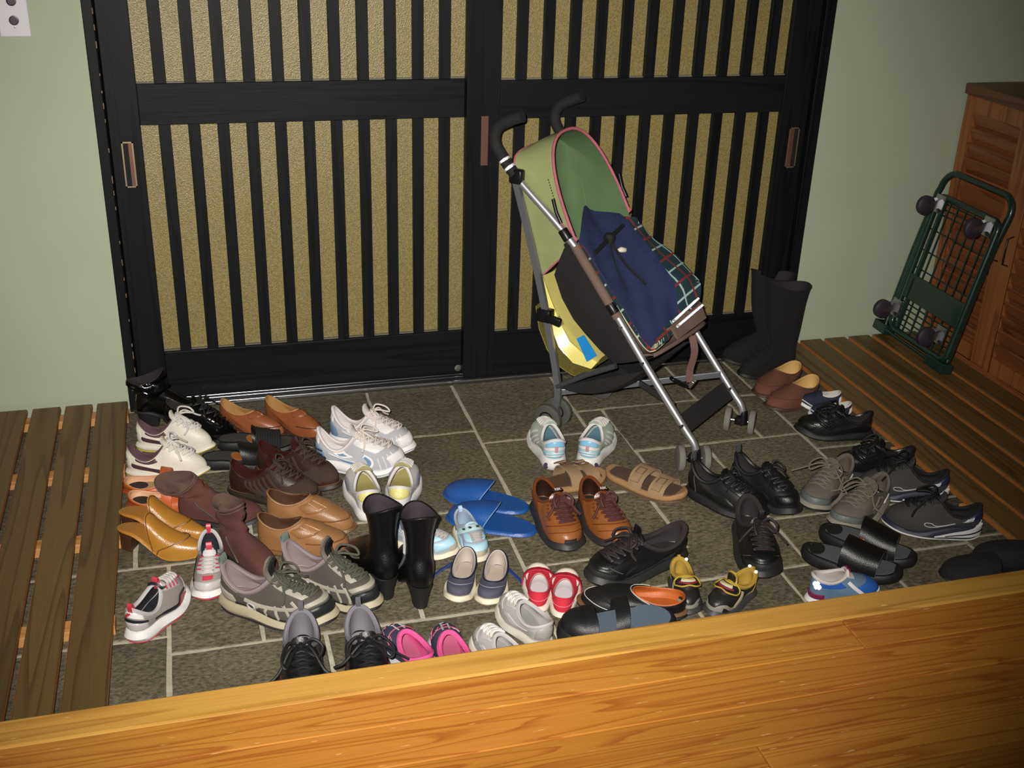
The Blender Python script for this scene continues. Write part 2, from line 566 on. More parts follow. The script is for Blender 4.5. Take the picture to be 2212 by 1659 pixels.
# wall plate with two round jacks
t = thing('wall_plate', 'white wall plate with two round dark jacks on the green wall', 'wall socket', (-.165, .02, 1.02))
MB().box(-.034, -.006, .014, .037, 0, .150).build('plate', mat('white_plastic', 'd9d6dc', .35, var=.02), t, False, bevel=.0025)
for z in (.053, .098):
    MB().lathe([(0, 0), (.0115, 0), (.0115, .002), (.0085, .0025), (.0085, .0005), (0, .0005)], 20, Matrix.Translation((.002, -.006, z)) @ Matrix.Rotation(PI / 2, 4, 'X')).build('jack', mat('plum_plastic', '3a2c3c', .4), t)
for z in (.037, .113):
    MB().lathe([(0, 0), (.003, 0), (.002, .0018), (0, .002)], 12, Matrix.Translation((.002, -.006, z)) @ Matrix.Rotation(PI / 2, 4, 'X')).build('screw', steel, t)


# slatted duckboards
def duckboard(label, xs, z1, th, y0, y1, battens, bx, lname):
    t = thing('duckboard', label, 'duckboard', ((xs[0][0] + xs[-1][1]) / 2, (y0 + y1) / 2, 0))
    off = Vector((-t.location.x, -t.location.y, 0))
    T = Matrix.Translation(off)
    for a, b_ in xs:
        brd = MB().box(a, y0, z1 - th, b_, y1, z1, T).build('board', deck_wood, t, False, bevel=.003)
        MB().box(a - .0004, y0 + .004, z1 - th + .001, b_ + .0004, y1 - .004, z1 - .0028, T).build('bare_edge', edge_wood, brd, False)
    for y in battens:
        MB().box(bx[0], y - .02, 0.0005, bx[1], y + .02, z1 - th, T).build('batten', batten_wood, t, False, bevel=.0015)
    return t


duckboard('dark slatted wooden duckboard along the left wall, gaps showing pale battens', [(-.521, -.448), (-.434, -.361), (-.347, -.274), (-.260, -.187), (-.174, -.103), (-.090, -.0085)], .037, .013, -1.575, -.003,
          (-.055, -.375, -.705, -1.035, -1.365), (-.515, -.006), 'left')
duckboard('dark slatted wooden duckboard along the right side under the wire trolley', [(2.033 + k * .0905, 2.033 + k * .0905 + .076) for k in range(6)], .045, .018, -1.575, .012,
          (-.075, -.40, -.72, -1.03, -1.36), (2.020, 2.56), 'right')

# louvred shoe cabinet on the right
cab = thing('shoe_cabinet', 'red cedar shoe cabinet with louvred doors against the right wall', 'cabinet', (2.585, -.62, 0))
T = Matrix.Translation((-2.585, .62, 0))
MB().box(2.605, -1.25, .0, 3.045, .012, .843, T).build('body', cedar_v, cab, False, bevel=.002)
MB().box(2.575, -1.26, .845, 3.048, .016, .878, T).build('cabinet_top', wood('dark_cabinet_top', '6a4a30', '523824', 1, .5, 1, 5), cab, False, bevel=.003)
MB().box(2.586, -1.25, .012, 2.6, .012, .045, T).build('plinth', cedar, cab, False, bevel=.001)
for (a, b_, hy) in ((.012, -.303, -.283), (-.306, -.62, -.330), (-.623, -.937, -.915), (-.94, -1.25, -.962)):
    z0, z1 = .048, .842
    sw = .045
    d = MB().box(2.585, a - sw, z0, 2.604, a, z1, T).box(2.585, b_, z0, 2.604, b_ + sw, z1, T).box(2.585, b_ + sw, z0, 2.604, a - sw, z0 + .05, T).box(2.585, b_ + sw, z1 - .05, 2.604, a - sw, z1, T).build('door', cedar_v, cab, False, bevel=.0015)
    n = 15
    for k in range(n):
        zc = z0 + .05 + (k + .5) * (z1 - z0 - .1) / n
        R = T @ Matrix.Translation((2.5965, 0, zc)) @ Matrix.Rotation(math.radians(-22), 4, 'Y')
        MB().box(-.0035, b_ + sw + .0003, -.028, .0035, a - sw - .0003, .028, R).build('louvre_slat', cedar, d, False, bevel=.001)
    MB().tube([T @ Vector(p) for p in ((2.585, hy, .392), (2.566, hy, .398), (2.566, hy, .478), (2.585, hy, .484))], .003, 8).build('handle', mat('dark_bronze', '4a3a2c', .35, .8), d)

# folded wire platform trolley leaning on the cabinet
trl = thing('platform_trolley', 'dark green wire platform trolley leaning on end against the cabinet, casters outward', 'trolley', (2.3988, -.195, .045))
Bl = Vector((2.4014, -.0405, .052)); e_ = Vector((-.0171, -.99985, 0)); th = math.radians(12)
n_ = Vector((.99985, -.0171, 0)); up_ = Vector((0, 0, cos(th))) + n_ * sin(th); fn = e_.cross(up_)
T0 = Vector((-2.3988, .195, -.045))


def tp(a, l, o=0):
    return Bl + e_ * a + up_ * l + fn * o + T0


green_paint = mat('dark_green_enamel', '16302a', .35, var=.08, coat=.3)
A0, A1, L0, L1 = .012, .322, .05, .50


def round_rect(a0, a1, l0, l1, r, o, n=6):
    pts = []
    for cx, cy, s in ((a1 - r, l0 + r, -90), (a1 - r, l1 - r, 0), (a0 + r, l1 - r, 90), (a0 + r, l0 + r, 180)):
        for k in range(n + 1):
            an = math.radians(s + 90 * k / n)
            pts.append(tp(cx + r * cos(an), cy + r * sin(an), o))
    return pts


MB().tube(round_rect(A0, A1, L0, L1, .03, 0), .0105, 8, True).build('platform_frame', green_paint, trl)
hp = [tp(-.05, .006, -.03), tp(-.05, .3, -.03), tp(-.04, .5, -.03)] + [tp(-.035 + .06 - .06 * cos(math.radians(a)), .515 + .06 * sin(math.radians(a)), -.03) for a in range(0, 91, 15)] + [tp(.262 + .05 * sin(math.radians(a)), .525 + .05 * cos(math.radians(a)), -.03) for a in range(0, 91, 15)] + [tp(.300, .42, -.03), tp(.297, .3, -.03), tp(.297, .006, -.03)]
MB().tube(hp, .0105, 8).build('folding_handle', green_paint, trl)
wires = MB()
for a in [A0 + .022 + k * .0405 for k in range(8)]:
    wires.tube([tp(a, L0, -.004), tp(a, L1, -.004)], .0022, 5)
for l in (.072, .09, .108, .126, .144, .262, .322, .392, .446, .464, .482):
    wires.tube([tp(-.03 if l > .2 else A0, l, -.006), tp(A1, l, -.006)], .0022, 5)
wires.build('wire_mesh', green_paint, trl)


def tbox(a0, a1, l0, l1, o0, o1):
    k = MB()
    pts = [tp(a, l, o) for o in (o0, o1) for (a, l) in ((a0, l0), (a1, l0), (a1, l1), (a0, l1))]
    k.v = pts
    k.f = [[3, 2, 1, 0], [4, 5, 6, 7], [0, 1, 5, 4], [1, 2, 6, 5], [2, 3, 7, 6], [3, 0, 4, 7]]
    return k


tbox(A0, A1, .160, .240, -.004, .004).build('centre_plate', green_paint, trl, False, bevel=.001)
tbox(A0 + .028, A0 + .040, L0, L1, -.007, .004).build('stiffener', green_paint, trl, False, bevel=.001)
tbox(-.05, .02, .018, .050, -.025, .02).build('hinge_box', green_paint, trl, False, bevel=.003)
tbox(.255, .34, .018, .050, -.025, .02).build('hinge_box', green_paint, trl, False, bevel=.003)
MB().tube([tp(.0, .03, 0), tp(.33, .03, 0)], .006, 8).build('hinge_rod', green_paint, trl)
rub = mat('purple_black_rubber', '2c2230', .6)
zinc = mat('galvanised_zinc', 'b4b4b8', .3, 1.0)
for (a, l) in ((.034, .462), (.282, .463), (.014, .102), (.264, .104)):
    pl_ = tbox(a - .022, a + .026, l - .014, l + .042, .006, .010).build('caster', zinc, trl, False, bevel=.001)
    C_ = tp(a - .004, l, .05)
    ax = (e_ + up_ * .05).normalized()
    R = Matrix.Translation(C_) @ ax.to_track_quat('Z', 'Y').to_matrix().to_4x4()
    MB().lathe([(0, -.011), (.026, -.011), (.031, -.007), (.031, .007), (.026, .011), (0, .011)], 22, R).build('wheel', rub, pl_)
    fk = MB()
    for s in (-1, 1):
        o_ = ax * (s * .0145)
        fk.plate([[C_ + o_ + fn * -.040 + up_ * .000, C_ + o_ + fn * -.040 + up_ * .030], [C_ + o_ + fn * .004 - up_ * .008, C_ + o_ + up_ * .008 + fn * .004]], .002)
    fk.build('caster_fork', zinc, pl_, False)

# ------------------------------------------------------------------ the stroller (local x forward, y across, z up)
grey_alu = mat('grey_aluminium', '8f9198', .4, .7, var=.04)
chrome = mat('polished_tube', 'dcdde2', .36, .85, var=.02)
blk_pl = mat('black_plastic', '121214', .35, var=.05)
foam = mat('black_foam', '1b1b1c', .85, bump=('noise', 300, .3))
blk_cloth = mat('black_cloth', '1c1a1b', .9, bump=('weave', 500, .3))
blk_mesh = mat('black_net', '1a1818', .9, bump=('weave', 260, .9), var=.3, vscale=200)
taupe = mat('taupe_cloth', '6e5a50', .85, bump=('weave', 420, .3))
olive = mat('olive_canopy_cloth', '8b9160', .8, bump=('noise', 200, .2), var=.08)
green_in = mat('green_canopy_lining', '567048', .85, bump=('noise', 200, .2), var=.08)
pink = mat('pink_piping', 'b0606c', .7)
white_refl = mat('white_reflective_tape', 'f4f4f8', .3, .35, var=0)
str_ = thing('stroller', 'umbrella stroller with green hood, chrome tubes and grey twin wheels before the right door', 'stroller', (1.165, -.36, 0), (0, 0, math.atan2(-.73314, .68008)))
# ------------------------------------------------------------------ retro-reflecting tape: fields of tiny mirror corner cubes turned towards the hall
def corner_cubes(root, c, w, h, along=None, cell=.0022, parent=None, back=True):
    rz, loc = root.rotation_euler.z, root.location
    d = Vector((CAM.x / K - loc.x, CAM.y / K - loc.y, CAM.z / K - loc.z)).normalized()
    d = Matrix.Rotation(-rz, 3, 'Z') @ d
    if along is None:
        q = d.to_track_quat('Z', 'Y').to_matrix()
    else:
        x = (along - d * along.dot(d)).normalized()
        q = Matrix((x, d.cross(x), d)).transposed()
    mb = MB()
    a = cell
    r = a / math.sqrt(3)
    dep = r / math.sqrt(2)
    ny, nx = max(1, int(h / (a * .75))), max(1, int(w / (a * .866)))
    for i in range(-(nx // 2), nx // 2 + 1):
        for j in range(-(ny // 2), ny // 2 + 1):
            cx, cy = i * a * .866, j * a * .75 + (a * .375 if i % 2 else 0)
            if along is None and (cx / (w / 2)) ** 2 + (cy / (h / 2)) ** 2 > 1:
                continue
            k = len(mb.v)
            mb.v.append(c + q @ Vector((cx, cy, -dep)))
            for t in range(3):
                an = 2 * PI * t / 3 + (PI if (i + j) % 2 else 0) + PI / 2
                mb.v.append(c + q @ Vector((cx + r * cos(an), cy + r * sin(an), 0)))
            for t in range(3):
                mb.f.append([k, k + 1 + t, k + 1 + (t + 1) % 3])
    o = mb.build('reflector', mat('retro_mirror', 'fafaff', .10, 1.0, var=0), parent or root, smooth=False)
    o['kind'] = 'stuff'
    if back and along is None:
        MB().lathe([(0, -.0022), (w * .5, -.0022), (w * .55, -.0008), (w * .5, -.0012), (0, -.0014)], 14, Matrix.Translation(c) @ q.to_4x4()).build('reflector_back', white_refl, parent or root)
    return o


W_ = .285


def P(s, z, w=0.0):
    return Vector((s, w, z))


for side, w in (('near', 0.0), ('far', W_)):
    dx, dz = (0, 0) if side == 'near' else (.02, .005)
    ft = spline([P(-.165 + dx, .70 + dz, w), P(.017 + dx, .55 + dz, w), P(.152 + dx, .388 + dz, w), P(.259 + dx, .255 + dz, w), P(.375 + dx, .118 + dz, w), P(.408 + dx, .080 + dz, w), P(.418 + dx, .048 + dz, w)], 6)
    tube = MB().tube(ft, .0102, 10).build('front_tube', chrome, str_)
    MB().tube([P(.02 + dx, .548 + dz, w), P(.16 + dx, .378 + dz, w)], .0135, 10).build('tube_sleeve', taupe, tube)
    for a in ((-.012, .575), (.140, .402)):
        d_ = Vector((.65, 0, -.76))
        c_ = P(a[0] + dx, a[1] + dz, w)
        MB().tube([c_ - d_ * .014, c_ + d_ * .018], .014, 12).build('tube_joint', blk_pl, tube, bevel=.002)
    for a in ((.175, .357), (.372, .124), (.245, .272)):
        MB().lathe([(0, -.012), (.005, -.012), (.006, 0), (.005, .012), (0, .012)], 10, Matrix.Translation(P(a[0] + dx, a[1] + dz, w - .004)) @ Matrix.Rotation(PI / 2, 4, 'X')).build('rivet', steel, tube)
    rl = spline([P(-.168 + dx, .69 + dz, w), P(-.084 + dx, .432 + dz, w), P(-.012 + dx, .15, w), P(-.012 + dx, .05, w)], 5)
    m_ = MB()
    pr_ = []
    for i, p in enumerate(rl):
        t = (rl[min(i + 1, len(rl) - 1)] - rl[max(i - 1, 0)]).normalized()
        nx = Vector((t.z, 0, -t.x))
        pr_.append([p + nx * .009 + Vector((0, -.006, 0)), p + nx * .009 + Vector((0, .006, 0)), p - nx * .009 + Vector((0, .006, 0)), p - nx * .009 + Vector((0, -.006, 0))])
    m_.grid(pr_, closed=True)
    leg = m_.build('rear_leg', grey_alu, str_, False)
    MB().box(-.02, -.012, -.02, .02, .012, .02, Matrix.Translation(P(-.166 + dx, .705 + dz, w))).build('leg_joint', blk_pl, leg, bevel=.006)
    # latch block on the rear leg
    MB().box(-.03, -.014, -.018, .012, .018, .018, Matrix.Translation(P(-.052 + dx, .335, w))).box(-.005, -.016, -.012, .045, -.002, .012, Matrix.Translation(P(-.05 + dx, .333, w)) @ Matrix.Rotation(.15, 4, 'Y')).build('leg_latch', blk_pl, leg, bevel=.004)
    hz = .0 if side == 'near' else .012
    hd = spline([P(-.172 + dx, .708 + hz, w), P(-.205 + dx, .742 + hz, w), P(-.237 + dx, .785 + hz, w), P(-.229 + dx, .825 + hz, w), P(-.19 + dx, .850 + hz, w), P(-.155 + dx, .864 + hz, w)], 6)
    hdl = MB().tube(hd, .0155, 12).build('handle_grip', foam, str_)
    for k in (3, 6):
        c_ = hd[k]
        t = (hd[k + 1] - hd[k - 1]).normalized()
        MB().tube([c_ - t * .0035, c_ + t * .0035], .0168, 14).build('reflective_band', white_refl, hdl)
        if side == 'near':
            dv = (Vector((CAM.x / K - 1.165, CAM.y / K + .36, CAM.z / K - .74))).normalized()
            dv = Matrix.Rotation(-str_.rotation_euler.z, 3, 'Z') @ dv
            corner_cubes(str_, c_ + dv * .0195, .022, .004, t.cross(dv), parent=hdl)
    # rear twin wheels
    for q in (-.030, .030):
        C_ = P(-.02 + dx, .0425, w + q)
        R = Matrix.Translation(C_) @ Matrix.Rotation(PI / 2, 4, 'X')
        wh = MB().lathe([(.022, -.009), (.036, -.0095), (.042, -.006), (.0425, 0), (.042, .006), (.036, .0095), (.022, .009)], 26, R).build('rear_wheel', mat('grey_tyre', '4b4a46', .75, var=.15, vscale=30), str_)
        MB().lathe([(0, -.0085), (.017, -.0085), (.0225, -.0105), (.0225, .0105), (.017, .0085), (0, .0085)], 22, R).build('wheel_hub', blk_pl, wh)
        mk = MB()
        sg = 1
        for ax_ in (-1, 1):
            for az in (-1, 1):
                for k in range(3):
                    y = -.0090 * sg
                    mk.box(ax_ * .0055 - .004, y - .0006, az * .0045 - .003 + k * .0024, ax_ * .0055 + .004, y + .0003, az * .0045 - .0017 + k * .0024, Matrix.Translation(C_))
        mk.build('hub_mark', mat('white_print', 'e6e6ea', .5, var=0), wh, False)
    MB().tube([P(-.02 + dx, .0425, w - .035), P(-.02 + dx, .0425, w + .035)], .005, 8).build('axle', steel, str_)
    # front swivel casters
    sc_ = .41 + dx
    fk = MB().tube([P(.418 + dx, .066 + dz, w), P(.420 + dx, .030, w)], lambda t: lerp(.010, .014, t), 12).box(-.012, -.012, -.010, .012, .012, .010, Matrix.Translation(P(sc_, .037, w))).build('caster_fork', blk_pl, str_, bevel=.002)
    az = math.radians(-12 if side == 'near' else -32) - str_.rotation_euler.z
    ax_ = Vector((cos(az), sin(az), 0))
    for q in (-.034, .034):
        C_ = P(sc_, .0365, w) + ax_ * q
        R = Matrix.Translation(C_) @ ax_.to_track_quat('Z', 'Y').to_matrix().to_4x4()
        wh = MB().lathe([(0, -.009), (.026, -.0095), (.034, -.008), (.0362, -.004), (.0362, .004), (.034, .008), (.026, .0095), (0, .009)], 26, R).build('front_wheel', mat('pale_grey_tyre', '737069', .8, var=.12, vscale=30), str_)
    MB().tube([P(sc_, .0365, w) - ax_ * .036, P(sc_, .0365, w) + ax_ * .036], .005, 8).build('axle', steel, str_)
    # side tube from rear leg to seat hinge
    MB().tube([P(-.012 + dx, .132, w), P(.075 + dx, .19, w), P(.164 + dx, .241, w)], .0085, 8).build('side_tube', mat('dark_grey_tube', '5c5c60', .4, .6, var=.04), str_)


def flatbar(name, a, b, h, t, material):
    d_ = (b - a).normalized()
    s_ = d_.cross(Vector((0, 0, 1))).normalized()
    u_ = s_.cross(d_)
    m2 = MB()
    m2.grid([[p + s_ * t + u_ * h, p - s_ * t + u_ * h, p - s_ * t - u_ * h, p + s_ * t - u_ * h] for p in (a, b)], closed=True)
    m2.f += [[0, 1, 2, 3], [7, 6, 5, 4]]
    return m2.build(name, material, str_, False, bevel=.0015)


flatbar('cross_brace', P(-.008, .111, .012), P(.362, .168, W_ - .012), .009, .004, grey_alu)
flatbar('cross_brace', P(.012, .111, W_ - .012), P(.335, .168, .012), .009, .004, mat('dark_grey_tube', '5c5c60'))
# footrest band
q0, q1 = P(.352, .140), P(.386, .100)
ds = Vector((.02, W_, .005))
MB().plate([[lerp(q0, q1, a) + ds * b for a in (0, .25, .5, .75, 1)] for b in (.03, .3, .5, .7, .97)], .006).build('footrest', blk_cloth, str_)

# hood: loft from the front bow over the rear bow down the back
def bow(b0, b1, ap, n=20, e=.75):
    c0, hv = (b0 + b1) / 2, (b0 - b1) / 2
    out = []
    for k in range(n + 1):
        a = PI * k / n
        ca = math.copysign(abs(cos(a)) ** e, cos(a))
        out.append(c0 + hv * ca + (ap - c0) * abs(sin(a)) ** e)
    return out


fb = bow(P(.014, .556, .014), P(.042, .582, W_ - .014), P(-.105, .812, .145), 24, .80)
rb_ = bow(P(-.150, .672, .014), P(-.125, .69, W_ - .014), P(-.192, .764, .14), 24, .5)
bt = bow(P(-.080, .445, .014), P(-.06, .46, W_ - .014), P(-.118, .43, .145), 24, .5)
mid = [lerp(a, b_, .5) + Vector((0, 0, .006)) * sin(PI * k / 24) for k, (a, b_) in enumerate(zip(fb, rb_))]
q1_ = [lerp(a, b_, .3) + Vector((-.012, 0, 0)) * sin(PI * k / 24) for k, (a, b_) in enumerate(zip(rb_, bt))]
q2_ = [lerp(a, b_, .65) + Vector((-.014, 0, 0)) * sin(PI * k / 24) for k, (a, b_) in enumerate(zip(rb_, bt))]
rows = [fb, mid, rb_, q1_, q2_, bt]
hood = MB().grid(rows).build('hood', olive, str_)
cen = P(-.08, .58, .145)
ins = [[p + (cen - p).normalized() * .004 for p in r] for r in rows]
MB().grid(ins, flip=True).build('hood_lining', green_in, str_)
for w, i0 in ((0.0, 0), (W_, 24)):
    f0, r1, b1 = fb[i0], rb_[i0], bt[i0]
    lo = lerp(f0, b1, .0) + Vector((-.005, 0, -.012))
    g = [[lerp(lerp(f0, r1, t), lerp(lo, b1, t), v) + Vector((0, (-.002 if w == 0 else .002) * sin(PI * v), 0)) for v in (0, .25, .5, .75, 1)] for t in (0, .2, .4, .6, .8, 1)]
    sp = MB().plate(g, .002).build('hood_side', olive, hood)
    MB().grid([[p + Vector((0, .0035 if w == 0 else -.0035, 0)) for p in r] for r in g]).build('hood_side_lining', green_in, hood)
    MB().tube([lerp(lo, b1, t) for t in (0, .25, .5, .75, 1)], .0028, 6).build('piping', pink, hood)
    MB().tube([lerp(f0, r1, t) + Vector((.006, 0, .006)) for t in (0, .25, .5, .75, 1)], .0022, 6).build('piping', pink, hood)
MB().tube(fb, .0045, 8).build('front_piping', pink, hood)
MB().tube(rb_, .003, 8).build('rear_piping', pink, hood)
# hood hinge levers and zip
for w, o in ((-.006, P(-.02, .60)), (W_ + .004, P(.022, .615))):
    MB().tube([Vector((o.x - .03, w, o.z + .065)), Vector((o.x - .018, w, o.z + .03)), Vector((o.x - .002, w, o.z + .004))], .005, 8).build('hood_hinge', blk_pl, str_)
zp = MB()
for k in range(14):
    c_ = lerp(fb[4], mid[4], .35) * (1 - k / 13) + lerp(fb[1], mid[1], .35) * (k / 13) + Vector((0, -.004, 0))
    zp.box(-.0012, -.0008, -.0022, .0012, .0008, .0022, Matrix.Translation(c_))
zp.build('zip_teeth', steel, hood, False)

# seat sling
SE = [(.0, .562), (.05, .507), (.10, .448), (.15, .388), (.19, .340), (.235, .288), (.268, .296)]
SC = [(-.075, .50), (-.04, .41), (.0, .33), (.06, .252), (.14, .225), (.235, .252), (.292, .312)]


def sling(k, t):
    k = max(0, min(5.999, k)); i = int(k); f = k - i
    e = lerp(Vector(SE[i]), Vector(SE[i + 1]), f)
    c_ = lerp(Vector(SC[i]), Vector(SC[i + 1]), f)
    bl = max(0.0, sin(PI * t)) ** .45
    q = lerp(e, c_, bl)
    return P(q.x + .02 * t, q.y + .006 * t, lerp(.004, W_ - .004, t))


g = [[sling(k * .5, t / 20) for t in range(21)] for k in range(13)]
seat = MB().plate(g, .004).build('seat', taupe, str_)
g2 = [[p + Vector((-.006, 0, -.007)) for p in r] for r in g]
MB().grid(g2).build('seat_underside', blk_cloth, seat)
MB().tube([r for r in g[12]], .006, 8).build('seat_edge', taupe, seat)
for w, o in ((.0, -.001), (W_, .001)):
    dx = 0 if w == 0 else .02
    top_ = [(-.004, .556), (.05, .507), (.10, .446), (.15, .388), (.20, .328), (.245, .280)]
    low_ = [(-.050, .448), (-.022, .385), (.016, .334), (.052, .303), (.100, .266), (.150, .236)]
    MB().plate([[P(lerp(a[0], b_[0], q) + dx, lerp(a[1], b_[1], q), w + o + (.022 if w == 0 else -.022) * q ** 2) for q in (0, .25, .5, .75, 1)] for a, b_ in zip(top_, low_)], .002).build('side_panel', blk_cloth, seat)
fp = [[P(.245 + .05 * a + .012 * b, .318 + .045 * sin(PI * min(1, a * 1.1)) * (.6 + .4 * b) + .012 * b, .10 + .16 * b) for a in (0, .2, .4, .6, .8, 1)] for b in (0, .2, .4, .6, .8, 1)]
pad = MB().plate(fp, .006).build('seat_pad', taupe, seat)
for a in (.45, .72):
    row = [P(.245 + .05 * a + .012 * b, .327 + .045 * sin(PI * min(1, a * 1.1)) * (.6 + .4 * b) + .012 * b, .10 + .16 * b) for b in (.1, .3, .5, .7, .9)]
    MB().plate([[p - Vector((.004, 0, -.001)) for p in row], [p + Vector((.004, 0, -.001)) for p in row]], .0015).build('reflective_stripe', white_refl, pad)
    for k_ in range(4):
        corner_cubes(str_, lerp(row[0], row[-1], (k_ + .5) / 4) * .0 + lerp(row[k_], row[k_ + 1], .5) + Vector((.004, -.004, .004)), (row[k_ + 1] - row[k_]).length, .0050, row[k_ + 1] - row[k_], parent=pad)
strap = spline([P(.300, .300, .185), P(.310, .25, .19), P(.300, .19, .195), P(.302, .155, .20)], 5)
hs = MB().plate([[p + Vector((-.006, -.010, 0)) for p in strap], [p + Vector((.006, .010, 0)) for p in strap]], .002).build('harness_strap', mat('mauve_webbing', '7c5c56', .85, bump=('weave', 300, .4)), seat)
MB().box(-.03, -.010, -.005, .03, .010, .005, Matrix.Translation(P(.285, .165, .16)) @ Matrix.Rotation(.9, 4, 'Z') @ Matrix.Rotation(.5, 4, 'Y')).build('harness_buckle', blk_pl, seat, bevel=.003)
MB().box(-.006, -.011, -.012, .006, .011, .012, Matrix.Translation(P(.306, .150, .205)) @ Matrix.Rotation(.5, 4, 'Y')).build('strap_end', mat('steel_clip', 'b8b0b0', .3, .9), seat, bevel=.002)
# net basket underneath, gold net pocket behind
bk = []
for i in range(11):
    a = i / 10
    row = []
    for j in range(11):
        b_ = j / 10
        sag = .065 * sin(PI * a) ** .8 * (.55 + .45 * sin(PI * b_))
        row.append(P(lerp(.0, .235, a) + .02 * b_, lerp(.128, .235, a) - sag, lerp(.006, W_ - .006, b_)))
    bk.append(row)
MB().plate(bk, .003).build('net_basket', blk_mesh, str_)
for j, w in ((0, .006), (10, W_ - .006)):
    MB().plate([[bk[i][j] for i in range(11)], [P(lerp(.0, .235, i / 10) + .02 * j / 10, lerp(.135, .24, i / 10), w) for i in range(11)]], .002).build('basket_side', blk_mesh, str_)
gold_net = mat('gold_net', '7c7434', .7, bump=('weave', 260, .9), var=.35, vscale=220)
pk = []
for s_, z_ in ((-.104, .345), (-.090, .28), (-.062, .225), (-.025, .185), (.02, .168), (.06, .165)):
    pk.append([P(s_ - .012 * sin(PI * b_ / 8), z_, lerp(.02, W_ - .02, b_ / 8)) for b_ in range(9)])
MB().plate(pk, .003).build('net_pocket', gold_net, str_)


def in_str(o):
    """things lying in the stroller are their own top-level objects, placed with the stroller's pose"""
    o.location = str_.location
    o.rotation_euler = str_.rotation_euler


# yellow vinyl bag carried behind the seat
bag = thing('vinyl_bag', 'glossy yellow vinyl bag with a blue patch tucked behind the stroller seat', 'bag')
in_str(bag)
FR = [(-.080, .440), (-.046, .375), (-.008, .32), (.030, .285), (.080, .252), (.108, .240)]
BK = [(-.098, .422), (-.078, .365), (-.050, .302), (-.020, .245), (.028, .212), (.085, .204)]
ws = [.030, .014, .012, .03, .10, .16, .22, .255, .27, .265]
sh = [0, .9, 1, 1, 1, 1, 1, .8, .35, 0]
rowsb = []
for i, w in enumerate(ws):
    ring = []
    mids = [lerp(Vector(f), Vector(b_), .5) for f, b_ in zip(FR, BK)]
    fpts = [lerp(mids[k], Vector(FR[k]), max(sh[i], .03)) for k in range(6)]
    bpts = [lerp(mids[k], Vector(BK[k]), max(sh[i], .03)) for k in range(6)]
    loop = fpts + bpts[::-1]
    rowsb.append([P(q.x, q.y + .003 * sin(k * 2.1 + i), w) for k, q in enumerate(loop)])
yel = mat('yellow_vinyl', 'e8da80', .22, var=.06, bump=('noise', 40, .25), coat=.5)
MB().grid(rowsb, closed=True).build('bag_body', yel, bag)
pq = [[lerp(lerp(P(.036, .286, .0095), P(.056, .300, .0125), b_), lerp(P(.072, .226, .0095), P(.100, .250, .0125), b_), a) for a in (0, .33, .67, 1)] for b_ in (0, .33, .67, 1)]
MB().plate(pq, -.0015).build('blue_patch', mat('blue_vinyl', '1f86cc', .3, var=.03), bag)

# tartan blanket and blue cloth heaped on the seat
CP = [[(.028, .545, .012), (.0, .575, .08), (-.02, .585, .15), (.03, .58, .22), (.058, .565, .277)],
      [(.085, .480, .010), (.07, .505, .08), (.06, .520, .15), (.09, .525, .22), (.118, .505, .292)],
      [(.148, .408, .010), (.135, .440, .08), (.135, .462, .15), (.17, .475, .22), (.195, .462, .298)],
      [(.207, .340, .010), (.20, .380, .08), (.205, .405, .15), (.235, .425, .22), (.258, .418, .288)],
      [(.246, .302, .014), (.24, .335, .08), (.245, .355, .15), (.262, .375, .21), (.278, .375, .258)],
      [(.266, .305, .02), (.266, .308, .08), (.268, .322, .13), (.276, .345, .19), (.284, .352, .235)]]


def heap(u, v, o=0.0):
    def cr(p0, p1, p2, p3, t):
        return .5 * ((2 * p1) + (p2 - p0) * t + (2 * p0 - 5 * p1 + 4 * p2 - p3) * t * t + (3 * p1 - p0 - 3 * p2 + p3) * t ** 3)

    def along(row, v):
        n = len(row) - 1
        x = max(0, min(n - 1e-6, v * n)); i = int(x); f = x - i
        g_ = lambda k: row[max(0, min(n, k))]
        return cr(g_(i - 1), g_(i), g_(i + 1), g_(i + 2), f)
    pts = [along([P(a, z, w) for a, z, w in r], v) for r in CP]
    p = along(pts, u)
    return p + Vector((.55, 0, .83)) * (o + .004 * sin(u * 17 + v * 9) * sin(v * 14))


blanket = thing('blanket', 'dark green tartan blanket with pale blanket stitching heaped on the stroller seat', 'blanket')
in_str(blanket)
pm = bpy.data.materials.new('tartan')
pm.use_nodes = True
nt = pm.node_tree
N, Lk = nt.nodes.new, nt.links.new
b = nt.nodes['Principled BSDF']
b.inputs['Roughness'].default_value = .95
tc = N('ShaderNodeTexCoord'); dots = []
for v_ in ((.83, 0, -.55), (0, 1, 0)):
    d_ = N('ShaderNodeVectorMath'); d_.operation = 'DOT_PRODUCT'; d_.inputs[1].default_value = v_
    Lk(tc.outputs['Object'], d_.inputs[0])
    dots.append(d_.outputs['Value'])
last = None
for axis, k, ph, wd, col in ((0, 13, .1, .07, '9ab8b4'), (1, 13, .3, .07, '9ab8b4'), (0, 13, .6, .09, '7a2a2c'), (1, 13, .8, .09, '7a2a2c')):
    ml = N('ShaderNodeMath'); ml.operation = 'MULTIPLY_ADD'; ml.inputs[1].default_value = k; ml.inputs[2].default_value = ph
    Lk(dots[axis], ml.inputs[0])
    fr = N('ShaderNodeMath'); fr.operation = 'FRACT'; Lk(ml.outputs[0], fr.inputs[0])
    lt = N('ShaderNodeMath'); lt.operation = 'LESS_THAN'; lt.inputs[1].default_value = wd; Lk(fr.outputs[0], lt.inputs[0])
    mx = N('ShaderNodeMixRGB'); mx.inputs[2].default_value = srgb(col) + (1,)
    Lk(lt.outputs[0], mx.inputs[0])
    if last:
        Lk(last, mx.inputs[1])
    else:
        mx.inputs[1].default_value = srgb('15323a') + (1,)
    last = mx.outputs[0]
Lk(last, b.inputs['Base Color'])
